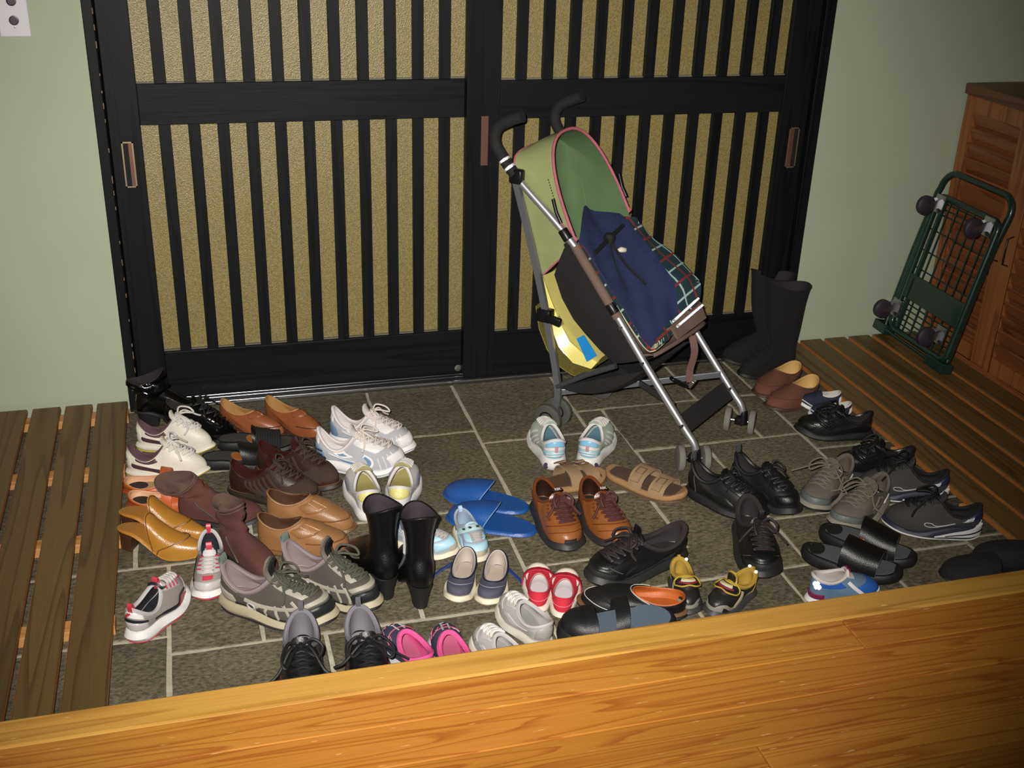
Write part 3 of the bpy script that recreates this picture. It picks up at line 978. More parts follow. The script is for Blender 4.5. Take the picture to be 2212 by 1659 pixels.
G = [[heap(u / 20, v / 16) for v in range(17)] for u in range(21)]
MB().plate(G, .006).build('blanket_cloth', pm, blanket)
st = MB()
border = [G[i][16] for i in range(21)] + [G[20][j] for j in range(15, -1, -1)] + [G[i][0] for i in range(19, 7, -1)]
bs = spline(border, 3)
st.tube(bs, .0016, 5)
for k in range(2, len(bs) - 2, 2):
    p = bs[k]
    st.tube([p + Vector((0, 0, .006)), lerp(p, P(.15, .42, .15), .07) + Vector((.004, 0, .007))], .0009, 4)
st.build('blanket_stitch', mat('cream_yarn', 'cfc8a8', .9), blanket)
cloth = thing('blue_jacket', 'navy blue cloth jacket with black drawcord and white toggle lying on the tartan blanket', 'jacket')
in_str(cloth)
G = [[heap(u / 20 * .83, lerp(.03 + .10 * (u / 20) * 0, .80 - .22 * (u / 20) ** 1.4, v / 14), .0075) for v in range(15)] for u in range(21)]
for j in range(15):
    t = j / 14
    G[0][j] = G[0][j] + Vector((-.01, 0, .035 * math.exp(-((t - .42) / .22) ** 2)))
MB().plate(G, .004).build('jacket_cloth', mat('navy_cloth', '232b52', .9, bump=('noise', 60, .5), var=.2), cloth)
cord = mat('black_cord', '101012', .8)
a0, b0_, c0_ = G[3][1], G[4][7], G[3][12]
MB().tube(spline([a0 + Vector((.004, 0, .006)), b0_ + Vector((.008, 0, .014)), c0_ + Vector((.004, 0, .008))], 5), .006, 6).tube(spline([b0_ + Vector((.008, 0, .01)), G[8][7] + Vector((.004, 0, .006)), G[12][8] + Vector((.004, 0, .006))], 5), .0045, 6).tube(spline([b0_ + Vector((.006, 0, .01)), G[7][4] + Vector((.004, 0, .006)), G[10][3] + Vector((.004, 0, .006))], 5), .002, 6).lathe([(0, -.016), (.013, -.014), (.017, 0), (.013, .012), (0, .015)], 12, Matrix.Translation(b0_ + Vector((.008, 0, .014)))).build('drawcord', cord, cloth)
c_ = G[6][8] + Vector((.010, 0, .010))
MB().tube([c_ + Vector((-.004, -.012, 0)), c_ + Vector((-.002, -.006, 0)), c_ + Vector((.004, .010, -.004)), c_ + Vector((.005, .013, -.005))], lambda t: .0075 if 0 < t < 1 else .004, 10).build('toggle', mat('ivory_plastic', 'e8e4cc', .3, var=0), cloth)


# ------------------------------------------------------------------ shoemaking
class Shoe:
    """A shoe built in its own space: heel at x = 0, toe at x = L, sole on z = 0. side +1 left foot, -1 right foot."""
    N = 48

    def __init__(s, name, label, cat, group, place, side, W=.37, T=((0, .50), (.3, .40), (.66, .53), (.9, .58), (1, .5)), bend=.035,
                 th=(.026, .014), lift=0.0, spring=.010, hspring=.004, op=(.29, .255, .30), oz=(.095, .062, .10), toe=.045, inst=26, bulge=.004, fall=.62, roll=0.0, pitch_=0.0, z=0.0):
        x, y, yaw_, L = place
        s.L, s.W, s.side, s.T, s.bend = L, W * L * .95, side, T, bend
        s.th, s.lift, s.spring, s.hs, s.op, s.oz, s.toe = th, lift, spring, hspring, op, oz, toe
        s.inst, s.bulge, s.fall = math.radians(inst), bulge, fall
        s.root = thing(name, label, cat, (x, y, z), (math.radians(roll), math.radians(pitch_), math.radians(yaw_)), group)

    # last
    def width(s, u):
        T = s.T
        for (a, p), (b, q) in zip(T, T[1:]):
            if u <= b:
                t = (u - a) / (b - a)
                t = t * t * (3 - 2 * t)
                return lerp(p, q, t)
        return T[-1][1]

    def yc(s, u):
        return -s.side * s.bend * s.L * (max(0, u - .35) / .65) ** 2 + s.side * s.bend * .35 * s.L * sin(PI * u)

    def out(s, f, g=0.0):
        c, n = cos(f), sin(f)
        u = (1 + c) / 2
        hw = s.W * s.width(u) * abs(n) ** .86
        return Vector((u * s.L + g * c, math.copysign(hw, n) + s.yc(u) + g * n, 0))

    def lf(s, u):
        return s.lift * (1 - smooth(.16, .64, u))

    def zb(s, u):
        return s.lf(u) + s.spring * smooth(.70, 1, u) ** 1.3 + s.hs * smooth(.12, 0, u)

    def zt(s, u):
        return lerp(s.th[0], s.th[1], smooth(.25, .72, u)) + s.lf(u) + s.spring * smooth(.70, 1, u) ** 1.3

    def fs(s, n=None):
        n = n or s.N
        return [2 * PI * k / n for k in range(n)]

    def sole(s, m, grow=.003, bulge=.002, name='sole', z0=0.0, z1=1.0, lip=0.0):
        R = []
        for g, h, dz in ((-.006, 0, 0), (-.001, 0, .003), (bulge, .5, 0), (0, 1, -.002), (-.003, 1, .001)):
            r = []
            for f in s.fs():
                p = s.out(f, grow + g)
                u = (1 + cos(f)) / 2
                b_, t_ = s.zb(u), s.zt(u) + lip * smooth(.86, 1, u) + lip * smooth(.1, 0, u)
                a0, a1 = lerp(b_, t_, z0), lerp(b_, t_, z1)
                r.append((p.x, p.y, lerp(a0, a1, h) + dz))
            R.append(r)
        mb = MB().ladder(R[0], flip=True).grid(R, closed=True).ladder(R[-1])
        return mb.build(name, m, s.root)

    # opening
    def O(s, f):
        uc, ru, wo = s.op
        c, n = cos(f), sin(f)
        u = uc + ru * c
        zh, zs, zf = s.oz
        z = zs + (zf - zh) / 2 * c + ((zf + zh) / 2 - zs) * c * c
        return Vector((u * s.L, s.yc(u) + wo * s.W * math.copysign(abs(n) ** .9, n) * (1 - .12 * c), z))

    def S(s, f, t, off=0.0):
        f = f % (2 * PI)
        c, n = cos(f), sin(f)
        u = (1 + c) / 2
        p0 = s.out(f, -.004)
        p0.z = s.zt(u) - .002
        o = s.O(f)
        dz = o.z - p0.z
        front = smooth(.15, .95, c)
        h1 = lerp(.5 * dz, s.toe * .95, smooth(.0, .9, c))
        ov = Vector((c, n, 0))
        p1 = p0 + Vector((0, 0, h1)) + ov * s.bulge
        D = (o - p0).length
        d2 = Vector((cos(s.inst) * c, .75 * n, -sin(s.inst)))
        p2f = o + d2 * (D * .42)
        p2s = o + ov * (s.bulge * .8) + Vector((0, 0, -.38 * dz))
        p2 = lerp(p2s, p2f, front)
        a = 1 - t
        p = p0 * a ** 3 + p1 * (3 * a * a * t) + p2 * (3 * a * t * t) + o * t ** 3
        if off:
            e = 1e-3
            du = s.S(f + e, t) - s.S(f - e, t)
            tt = min(max(t, .002), .998)
            dv = s.S(f, tt + .002) - s.S(f, tt - .002)
            nn = du.cross(dv)
            if nn.length > 1e-14:
                p = p + nn.normalized() * off
        return p

    def rim(s, f, k=0):
        return s.O(f)

    def upper(s, m, name='upper', shaft=None, rows=12):
        R = [[s.S(f, k / rows) for f in s.fs()] for k in range(rows + 1)]
        if shaft:
            R += [[shaft(f, k / 8) for f in s.fs()] for k in range(1, 9)]
        s.top = R[-1]
        return MB().grid(R, closed=True).build(name, m, s.root)

    def lining(s, m, th=.004, shaft=None, name='lining', collar=None, cr=.003):
        top = s.top
        c = sum((p for p in top), Vector()) / len(top)
        R = [top]
        mid_ = []
        for p in top:
            d = (c - p); d.z = 0
            d.normalize()
            mid_.append((p + d * (th * .5) + Vector((0, 0, th * .45)), p + d * th))
        R.append([a for a, b_ in mid_]); R.append([b_ for a, b_ in mid_])
        if shaft:
            for k in range(7, -1, -1):
                r = []
                for f in s.fs():
                    p = shaft(f, k / 8); q = shaft(f + PI, k / 8)
                    d = (q - p); d.normalize()
                    r.append(p + d * th)
                R.append(r)
        for t in (.85, .68, .5, .34, .2, .1):
            R.append([s.S(f, t, -th) for f in s.fs()])
        lin = MB().grid(R, closed=True, flip=True).build(name, m, s.root)
        if collar:
            MB().tube(top, cr, 6, True).build('collar', collar, s.root)
        return lin

    def insole(s, m, g=-.008, dz=.004, name='insole'):
        r = []
        for f in s.fs():
            p = s.out(f, g)
            r.append((p.x, p.y, s.zt((1 + cos(f)) / 2) + dz))
        r0 = [(x, y, z - .003) for x, y, z in r]
        return MB().ladder(r).grid([r0, r], closed=True).build(name, m, s.root)

    def pad(s, m, u0, u1, w=.6, dz=.0055, name='heel_pad', y0=0):
        pts = []
        for k in range(24):
            a = 2 * PI * k / 24
            u = (u0 + u1) / 2 + (u1 - u0) / 2 * cos(a)
            um = (u0 + u1) / 2
            pts.append((u * s.L, s.yc(u) + w * s.W * s.width(um) * sin(a), s.zt(u) + dz))
        lo = [(x, y, z - .002) for x, y, z in pts]
        return MB().ladder(pts).grid([lo, pts], closed=True).build(name, m, s.root)

    # pieces sewn onto the upper
    def patch(s, name, m, f0, f1, t0, t1, off=.0014, nf=14, nt_=6, parent=None, both=False):
        """f in degrees measured from the toe; t0, t1 numbers or functions of the 0..1 position along f"""
        g = lambda q, a: q(a) if callable(q) else q
        obs = []
        for sg in ((1, -1) if both else (1,)):
            rows = []
            for i in range(nf + 1):
                a = i / nf
                f = math.radians(lerp(f0, f1, a)) * sg
                row = []
                for j in range(nt_ + 1):
                    t = lerp(g(t0, a), g(t1, a), j / nt_)
                    edge = i in (0, nf) or j in (0, nt_)
                    row.append(s.S(f, t, -.0008 if edge else off))
                rows.append(row)
            # pull the second ring close to the border so that the piece keeps a crisp edge
            for i in range(nf + 1):
                for j in range(nt_ + 1):
                    pass
            obs.append(MB().grid(rows, flip=sg < 0).build(name, m, parent or s.root))
        return obs[0]

    def path(s, pts, off=.0015, n=6):
        q = spline([(f, t, 0) for f, t in pts], n)
        return [s.S(math.radians(v.x), min(1, max(0, v.y)), off) for v in q]

    def line(s, name, m, pts, r=.0012, off=.0008, sides=5, parent=None, both=False):
        ob = None
        for sg in ((1, -1) if both else (1,)):
            ob = MB().tube(s.path([(f * sg, t) for f, t in pts], off), r, sides).build(name, m, parent or s.root)
        return ob

    def ribbon(s, name, m, pts, w, off=.0018, parent=None, both=True):
        """flat stripe following the surface; w number or function of 0..1"""
        ob = None
        for sg in ((1, -1) if both else (1,)):
            q = spline([(f * sg, t, 0) for f, t in pts], 6)
            P3 = [s.S(math.radians(v.x), min(.99, max(.01, v.y)), off) for v in q]
            A, B = [], []
            for i, p in enumerate(P3):
                tg = (P3[min(i + 1, len(P3) - 1)] - P3[max(i - 1, 0)]).normalized()
                nn = (p - s.S(math.radians(q[i].x), min(.99, max(.01, q[i].y)), 0)).normalized()
                sd = tg.cross(nn)
                ww = w(i / (len(P3) - 1)) if callable(w) else w
                A.append(p + sd * ww - nn * .0012); B.append(p - sd * ww - nn * .0012)
            ob = MB().grid([A, P3, B]).build(name, m, parent or s.root)
        return ob

    def sole_band(s, name, m, f0, f1, h0, h1, off=.003, n=14):
        """piece let into the side of the sole between heights h0 and h1 (fractions of its depth)"""
        A, B, C, D = [], [], [], []
        for i in range(n + 1):
            f = math.radians(lerp(f0, f1, i / n))
            u = (1 + cos(f)) / 2
            zb_, zt_ = s.zb(u), s.zt(u)
            for R, g, h in ((A, .001, h0(i / n)), (B, .003 + off, h0(i / n)), (C, .003 + off, h1(i / n)), (D, -.002, h1(i / n))):
                p = s.out(f, g)
                R.append((p.x, p.y, lerp(zb_, zt_, h)))
        return MB().grid([A, B, C, D], flip=f1 < f0).build(name, m, s.root)

    def retro(s, c, w, h, cell=.0022):
        """retro-reflecting badge: a field of tiny mirror corner cubes turned towards the hall"""
        o = corner_cubes(s.root, Vector(c), w, h, None, cell)
        return o

    def tongue(s, m, length=.035, wf=.55, t0=.72, up=.5, name='tongue', curl=0.0, th=.005):
        w = s.op[2] * s.W * wf
        b0 = s.S(0, t0, -.003)
        b1 = s.S(0, .97, .001)
        d = (b1 - b0).normalized()
        e = lerp(d, Vector((0, 0, 1)), up).normalized()
        rows = []
        for k in range(8):
            a = k / 7
            if a < .4:
                c_ = lerp(b0, b1, a / .4)
            else:
                q = (a - .4) / .6
                c_ = b1 + lerp(d, e, q) * (length * q) + Vector((curl * q * q, 0, 0))
            ww = w * (1 + .15 * a) * (1 if a < .85 else .88 if a < .99 else .62)
            rows.append([c_ + Vector((-.22 * abs(v) ** 2 * ww * .6, v * ww, -.30 * abs(v) ** 2 * ww)) for v in (-1, -.66, -.33, 0, .33, .66, 1)])
        return MB().plate(rows, th).build(name, m, s.root)

    def laces(s, m, n=5, f=26, t0=.50, t1=.96, r=.0024, name='laces', eyelet=None, bow=True, loops=.032, fl=None, seed=0):
        R_ = random.Random(seed + 5)
        mb = MB()
        eyes = MB()
        L_, R2 = [], []
        for k in range(n):
            t = lerp(t0, t1, k / (n - 1))
            ff = lerp(f * .8, f * 1.25, k / (n - 1))
            L_.append((ff, t)); R2.append((-ff, t))
        for k in range(n):
            a, b_ = L_[k], R2[k]
            if fl != 'cross':
                mb.tube([s.S(math.radians(lerp(a[0], b_[0], q)), a[1], .0035 + .003 * sin(PI * q)) for q in (0, .15, .35, .5, .65, .85, 1)], r, 6)
            if k < n - 1:
                for A, B in ((L_[k], R2[k + 1]), (R2[k], L_[k + 1])):
                    mb.tube([s.S(math.radians(lerp(A[0], B[0], q)), lerp(A[1], B[1], q), .0035 + .005 * sin(PI * q)) for q in (0, .2, .4, .6, .8, 1)], r, 6)
            for q in (a, b_):
                c_ = s.S(math.radians(q[0]), q[1], .002)
                eyes.lathe([(0, -.001), (.0032, -.001), (.0038, .0005), (.0025, .0014), (0, .0014)], 8, Matrix.Translation(c_))
        if bow:
            c_ = s.S(0, t1, .010)
            mb.lathe([(0, -.006), (.006, -.005), (.0075, 0), (.006, .005), (0, .006)], 8, Matrix.Translation(c_))
            for sg in (-1, 1):
                a1 = R_.uniform(.7, 1.2); a2 = R_.uniform(-.3, .5)
                lp = [c_, c_ + Vector((.3 * loops * a2, sg * .55 * loops, .012)), c_ + Vector((loops * (.5 + a2), sg * loops * a1, .003)), c_ + Vector((loops * (.9 + a2), sg * loops * a1 * .8, -.008)), c_ + Vector((loops * .5, sg * .35 * loops, .0)), c_]
                mb.tube(spline(lp, 5), r, 6)
                e0 = c_ + Vector((loops * R_.uniform(.6, 1.3), sg * loops * R_.uniform(.9, 1.5), -.020))
                e1 = e0 + Vector((loops * .5 * R_.uniform(-.3, 1), sg * loops * .5, -.012))
                mb.tube(spline([c_, c_ + Vector((loops * .4, sg * .5 * loops, .004)), e0, e1], 5), r * .95, 6)
        o = mb.build(name, m, s.root)
        if eyelet:
            eyes.build('eyelets', eyelet, o)
        return o

    def pull(s, m, f=180, h=.022, w=.006, name='pull_tab', back=0.006):
        o = s.O(math.radians(f))
        pts = spline([o + Vector((-.001, 0, -.012)), o + Vector((-back, 0, h * .5)), o + Vector((-back * .2, 0, h)), o + Vector((.004, 0, h * .5)), o + Vector((.004, 0, -.006))], 4)
        return MB().plate([[p + Vector((0, -w, 0)) for p in pts], [p + Vector((0, w, 0)) for p in pts]], .0018).build(name, m, s.root)

    def block_heel(s, m, uf=.22, shrink=.80, name='heel', zlow=0.0, back=.006):
        """stacked heel under the back of a lifted sole"""
        fm = math.acos(1 - 2 * uf)
        half = [s.out(PI - fm * (1 - k / 9), -.001) for k in range(10)]
        oth = [s.out(PI + fm * (k / 9), -.001) for k in range(10)]
        # order: start at the breast centre, one side, back, other side
        br = [lerp(oth[-1], half[0], q) for q in (.5, .75)]
        base = br + half + oth[1:] + [lerp(oth[-1], half[0], .25)]
        cx = uf * .5 * s.L
        rings = []
        for h in (0, .06, .35, .65, .85, 1.0):
            k = lerp(shrink, 1.0, h ** 1.7) * (.96 if h == 0 else 1)
            r = []
            for p in base:
                x = cx + (p.x - cx) * k + back * (1 - h)
                r.append((x, p.y * k, lerp(zlow, s.zb(max(0, min(1, x / s.L))) + .003, h)))
            rings.append(r)
        return MB().ladder(rings[0], flip=True).grid(rings, closed=True).ladder(rings[-1]).build(name, m, s.root)

    # bands over the foot for sandals, slippers and mules
    def arch(s, u, a, h, g=.001, flat=.75):
        """a from 0 (one side) to 1: point on a hoop over the footbed at u"""
        th_ = PI * a
        f = math.acos(max(-1, min(1, 2 * u - 1)))
        hw = abs(s.out(f, g).y - s.yc(u))
        return Vector((u * s.L, s.yc(u) + hw * math.copysign(abs(cos(th_)) ** .8, cos(th_)), s.zt(u) - .003 + h * abs(sin(th_)) ** flat))

    def band(s, name, m, u0, u1, h0, h1, skew=0.0, th=.003, n=6, dip=0.0, g=.001, shape=None):
        rows = []
        for i in range(n + 1):
            q = i / n
            row = []
            for j in range(17):
                a = j / 16
                u = lerp(u0 + dip * sin(PI * a), u1, q) + skew * (a - .5)
                u = max(.004, min(.997, u))
                h = lerp(h0, h1, shape(q) if shape else q)
                row.append(s.arch(u, a, h, g))
            rows.append(row)
        return MB().plate(rows, th).build(name, m, s.root)

    def vamp(s, m, u0, h0, dip=-.08, name='upper', th=.003, h_toe=.012, g=.001, n=14, pw=2.0, lin=None, skew=0.0):
        """closed toe cover: opening edge at u0 (dip moves its middle), height runs down to the toe"""
        rows, ins = [], []
        for i in range(n + 1):
            q = i / n
            row, ri = [], []
            for j in range(21):
                a = j / 20
                st_ = u0 + dip * sin(PI * a) + skew * (a - .5)
                u = lerp(st_, .997, 1 - (1 - q) ** 1.35)
                h = h_toe + (h0 - h_toe) * max(0, 1 - ((u - st_) / (1 - st_)) ** pw)
                if u > .97:
                    h *= math.sqrt(max(0.02, (1.0 - u) / .03))
                row.append(s.arch(u, a, h, g)); ri.append(s.arch(u, a, max(.002, h - th), g - th))
            rows.append(row); ins.append(ri)
        o = MB().grid(rows).build(name, m, s.root)
        MB().grid([rows[0], ins[0]] + ins[1:], flip=True).build('lining', lin or m, s.root)
        return o

# ------------------------------------------------------------------ the shoes
LE = lambda n, c, r=.42, coat=0.0: mat(n, c, r, bump=('leather', 420, .12), var=.10, coat=coat)
SU = lambda n, c: mat(n, c, .92, bump=('noise', 340, .5), var=.16)
FA = lambda n, c: mat(n, c, .85, bump=('weave', 620, .35), var=.06)
RU = lambda n, c, r=.55: mat(n, c, r, bump=('noise', 220, .12), var=.06)
PL = lambda n, c, r=.35: mat(n, c, r, var=.03)
black_rub = RU('black_rubber', '151516', .6)
black_lea = LE('black_leather', '111112', .40)
dull_blk = LE('dull_black_leather', '141415', .5)
white_rub = RU('white_rubber', 'dcd9d8')
white_lea = LE('white_leather', 'dedbdb', .45)
cream_rub = RU('cream_rubber', 'd6cdb4')
dark_in = FA('dark_lining', '221e20')

# black patent pair in the corner by the left door post
pat = mat('black_patent', '09090b', .12, bump=('noise', 40, .3), var=.05, coat=.6)
for k, (pl, sd, lb) in enumerate((((0.0155, -0.0891, -4, 0.2), 1, 'black patent heeled boot with slumped shaft in the corner by the left door post'), ((0.0955, -0.1569, -24, 0.205), -1, 'black patent lace-up heeled shoe with textured toe, in front of the slumped patent boot'))):
    s = Shoe('patent_boot' if k == 0 else 'patent_shoe', lb, 'boot' if k == 0 else 'shoe', None, pl, sd, W=.36, T=((0, .46), (.3, .36), (.66, .48), (.9, .44), (1, .3)), lift=.040, th=(.006, .006), toe=.038, oz=(.105, .085, .108) if k else (.100, .088, .105), op=(.25, .21, .27), inst=34)
    s.sole(black_rub); s.block_heel(black_rub, .30, .86)
    if k == 0:
        sh = lambda f, q, s=s: s.O(f) + Vector((-.015 * q + .004 * sin(9 * q + f), .006 * sin(7 * q + 2 * f), .050 * q + .012 * q * cos(f))) + Vector((cos(f), sin(f), 0)) * (.004 * sin(q * 11 + 2 * f) + .010 * q)
        s.upper(pat, shaft=sh); s.lining(dark_in, shaft=sh)
        s.line('zip', steel, [(90, .1), (92, .5), (95, .95)], .0016)
    else:
        s.upper(pat); s.lining(dark_in); s.tongue(pat, .022, .6)
        br = MB()
        for i in range(7):
            t = .22 + i * .085
            br.tube(s.path([(-34, t - .07), (-14, t + .03), (0, t + .05), (14, t + .03), (34, t - .07)], .001), .0028, 6)
        br.build('braided_vamp', pat, s.root)
        s.laces(mat('black_lace', '101012', .6), 4, 24, .62, .97, .0022, loops=.026)
    s.insole(dark_in)

# white leather shoes with plum stripe
plum = LE('plum_leather', '4a3038', .5)
ivory = LE('ivory_leather', 'd9d3c4', .45)
for k, (pl, sd, lb) in enumerate((((-0.0002, -0.3763, -13, 0.205), -1, 'ivory leather lace-up shoe with plum stripe and yellow sole, the nearer of the pair'), ((0.0213, -0.2340, -14, 0.205), 1, 'ivory leather lace-up shoe with a big lace loop, the farther of the pair'))):
    s = Shoe('bowling_shoe', lb, 'shoe', 'ivory shoes with plum stripes', pl, sd, W=.36, T=((0, .48), (.3, .40), (.66, .50), (.9, .50), (1, .44)), toe=.040, oz=(.088, .052, .098), op=(.27, .24, .29), th=(.022, .010), inst=28, spring=.014)
    s.sole(ivory, name='sole', z0=.25); s.sole(RU('yellow_gum_sole', 'a8963c'), name='outsole', z1=.35, grow=.001)
    s.upper(ivory); s.lining(LE('plum_lining', '5a4248', .7)); s.insole(LE('plum_lining', '5a4248'))
    s.patch('heel_counter', ivory, 140, 220, .05, .9)
    s.patch('heel_stripe', plum, 158, 202, .38, .52, .002)
    s.ribbon('side_stripe', plum, [(146, .30), (118, .30), (92, .34), (70, .22), (58, .06)], lambda q: .0062 * (1 - .25 * q))
    s.patch('quarter_trim', plum, 62, 125, .80, .98, .0018, both=True)
    s.tongue(ivory, .022, .6)
    s.laces(mat('white_lace', 'd4d0c8', .8), 5, 26, .52, .97, .0026, loops=.036 if k else .026, seed=k)

# brown slip-on loafers
cog = LE('cognac_leather', '8a5030', .36)
for k, (pl, sd, lb) in enumerate((((0.2432, -0.1446, -36, 0.2), -1, 'cognac brown leather slip-on with pointed toe, nearer the white sneakers of the corner'), ((0.3668, -0.1492, -44, 0.205), 1, 'cognac brown leather slip-on with pointed toe, nearer the white running shoes'))):
    s = Shoe('slip_on_shoe', lb, 'shoe', 'cognac slip-ons', pl, sd, W=.35, T=((0, .48), (.3, .37), (.66, .50), (.9, .46), (1, .34)), lift=.018, th=(.008, .007), toe=.034, oz=(.086, .060, .072), op=(.29, .265, .33), inst=24)
    s.sole(LE('brown_sole', '3c2418')); s.block_heel(LE('brown_sole', '3c2418'), .27, .92)
    s.upper(cog); s.lining(LE('tan_lining', 'a87c4c', .5)); s.insole(LE('tan_insole', 'b58a58', .5)); s.pad(LE('tan_pad', 'c09a68', .5), .04, .34, .55)
    s.patch('vamp_strap', cog, 0, 46, lambda a: .78, .97, .003, both=True)
    s.line('moc_seam', LE('brown_sole', '3c2418'), [(-60, .45), (-30, .33), (0, .29), (30, .33), (60, .45)], .0012)

# black open-back mules
for k, (pl, sd, lb) in enumerate((((0.1867, -0.3918, 2, 0.2), -1, 'black backless mule with smooth strap, the nearer one beside the ivory shoe'), ((0.2293, -0.2960, -5, 0.205), 1, 'black backless mule with ruffled strap, the farther one behind the brown strap shoes'))):
    s = Shoe('mule', lb, 'mule', 'black mules', pl, sd, W=.36, th=(.030, .018), lift=.008, spring=.008)
    s.sole(black_rub, bulge=.003); s.insole(LE('dark_grey_footbed', '3a3a3c', .45), -.003, .003); s.pad(LE('orange_footbed', 'a8682c', .5), .36, .52, .7, .0045, 'footbed_panel')
    MB().tube([Vector((p.x, p.y, s.zt((1 + cos(f)) / 2) + .001)) for f, p in ((f, s.out(f, .001)) for f in s.fs())], .0028, 6, True).build('footbed_rim', black_lea, s.root)
    if k:
        s.band('strap', SU('ruffled_black', '1a1a1b'), .50, .78, .036, .033, th=.004); 
        rf = MB()
        for i in range(10):
            rf.tube([s.arch(.50 + i * .031, a / 16, .036 - .0004 * i + .0012 * sin(a * 2.3 + i * 1.7), .001) for a in range(17)], .0042, 6)
        rf.build('ruffle', SU('ruffled_black', '1a1a1b'), s.root)
        s.band('back_flap', black_lea, .44, .52, .046, .036, th=.003)
    else:
        s.vamp(black_lea, .50, .048, -.05)

# dark brown strap shoes
dbr = LE('dark_brown_leather', '301d19', .42)
dsu = SU('dark_brown_nubuck', '382a22')
for k, (pl, sd, lb) in enumerate((((0.2483, -0.5170, -27, 0.235), -1, 'dark brown leather shoe with row of thin side straps, the nearer of the pair'), ((0.3229, -0.4284, -34, 0.24), 1, 'dark brown leather shoe with row of thin side straps, the farther of the pair'))):
    s = Shoe('strap_shoe', lb, 'shoe', 'dark brown strap shoes', pl, sd, W=.37, toe=.044, oz=(.092, .060, .100), op=(.27, .235, .30), th=(.020, .014))
    s.sole(RU('brown_black_rubber', '262019')); s.upper(dbr); s.lining(LE('maroon_lining', '3c1c1c', .3)); s.insole(FA('grey_insole', '5a565c')); s.pad(FA('grey_insole', '5a565c'), .03, .3, .6)
    s.patch('toe_cap', dsu, -58, 58, .10, .52, .0016)
    s.tongue(LE('maroon_lining', '3c1c1c'), .028, .62)
    for i in range(6):
        f = 62 + i * 11
        s.ribbon('side_strap', dsu, [(f - 18, .10), (f - 6, .45), (f - 20, .92)], .0036, .0026)
    s.laces(mat('brown_lace', '3a2c26', .8), 5, 24, .56, .97, .0022, loops=.024, seed=k)
    s.line('welt', LE('tan_stitch', '6a4c34'), [(a, .03) for a in range(0, 361, 24)], .0014, .001)

# white and blue running shoes
blue_gr = PL('steel_blue', '6a86a4', .45)
silver_mesh = FA('silver_mesh', 'aeaeb4')
for k, (pl, sd, lb) in enumerate((((0.4755, -0.4259, -22, 0.236), -1, 'white and steel-blue running shoe with curved side tick, the nearer of the pair'), ((0.5284, -0.3110, -27, 0.236), 1, 'white and steel-blue running shoe partly behind its mate'))):
    s = Shoe('running_shoe', lb, 'sneaker', 'white and blue running shoes', pl, sd, W=.38, toe=.050, oz=(.112, .062, .108), op=(.25, .215, .28), th=(.036, .020), spring=.018, inst=30, bulge=.006)
    s.sole(white_rub, bulge=.004, z0=.2); s.sole(PL('pale_grey_rubber', 'b8bac0', .6), z1=.28, name='outsole', grow=.001)
    s.upper(silver_mesh); s.lining(FA('white_lining', 'd8d0d0'), collar=FA('white_lining', 'd8d0d0'), cr=.0045); s.insole(FA('white_insole', 'c8c4c4'))
    s.patch('heel_counter', blue_gr, 138, 222, .02, .52, .002); s.patch('heel_collar', white_lea, 146, 214, .56, .98, .002)
    s.patch('toe_guard', white_lea, -42, 42, .02, .30, .0018)
    s.patch('eyestay', white_lea, 14, 40, .48, .97, .0018, both=True)
    s.patch('quarter', white_lea, 66, 100, .60, .95, .0016, both=True)
    s.patch('quarter_inlay', blue_gr, 72, 92, .68, .86, .0026, both=True)
    s.ribbon('side_tick', white_lea, [(52, .58), (60, .34), (72, .22), (92, .36), (122, .52)], lambda q: .0095 * math.sin(PI * min(1, .08 + q * .92)) ** .7 * (1 - .65 * q) + .0010, .0042)
    s.ribbon('tick_fill', blue_gr, [(54, .54), (61, .35), (72, .25), (92, .37), (114, .48)], lambda q: .0066 * math.sin(PI * min(1, .08 + q * .92)) ** .7 * (1 - .65 * q) + .0004, .0058)
    s.ribbon('midsole_line', blue_gr, [(175, .03), (140, .03), (105, .03), (80, .02)], .0022, .002)
    for i in range(4):
        s.ribbon('toe_rib', white_lea, [(30 + i * 9, .04), (28 + i * 9, .2), (24 + i * 8, .36)], .0016, .0018)
    s.tongue(FA('white_lining', 'd8d0d0'), .030, .62)
    s.laces(mat('offwhite_lace', 'd8cdc4', .85), 6, 22, .46, .97, .0024, loops=.030, seed=3 + k)

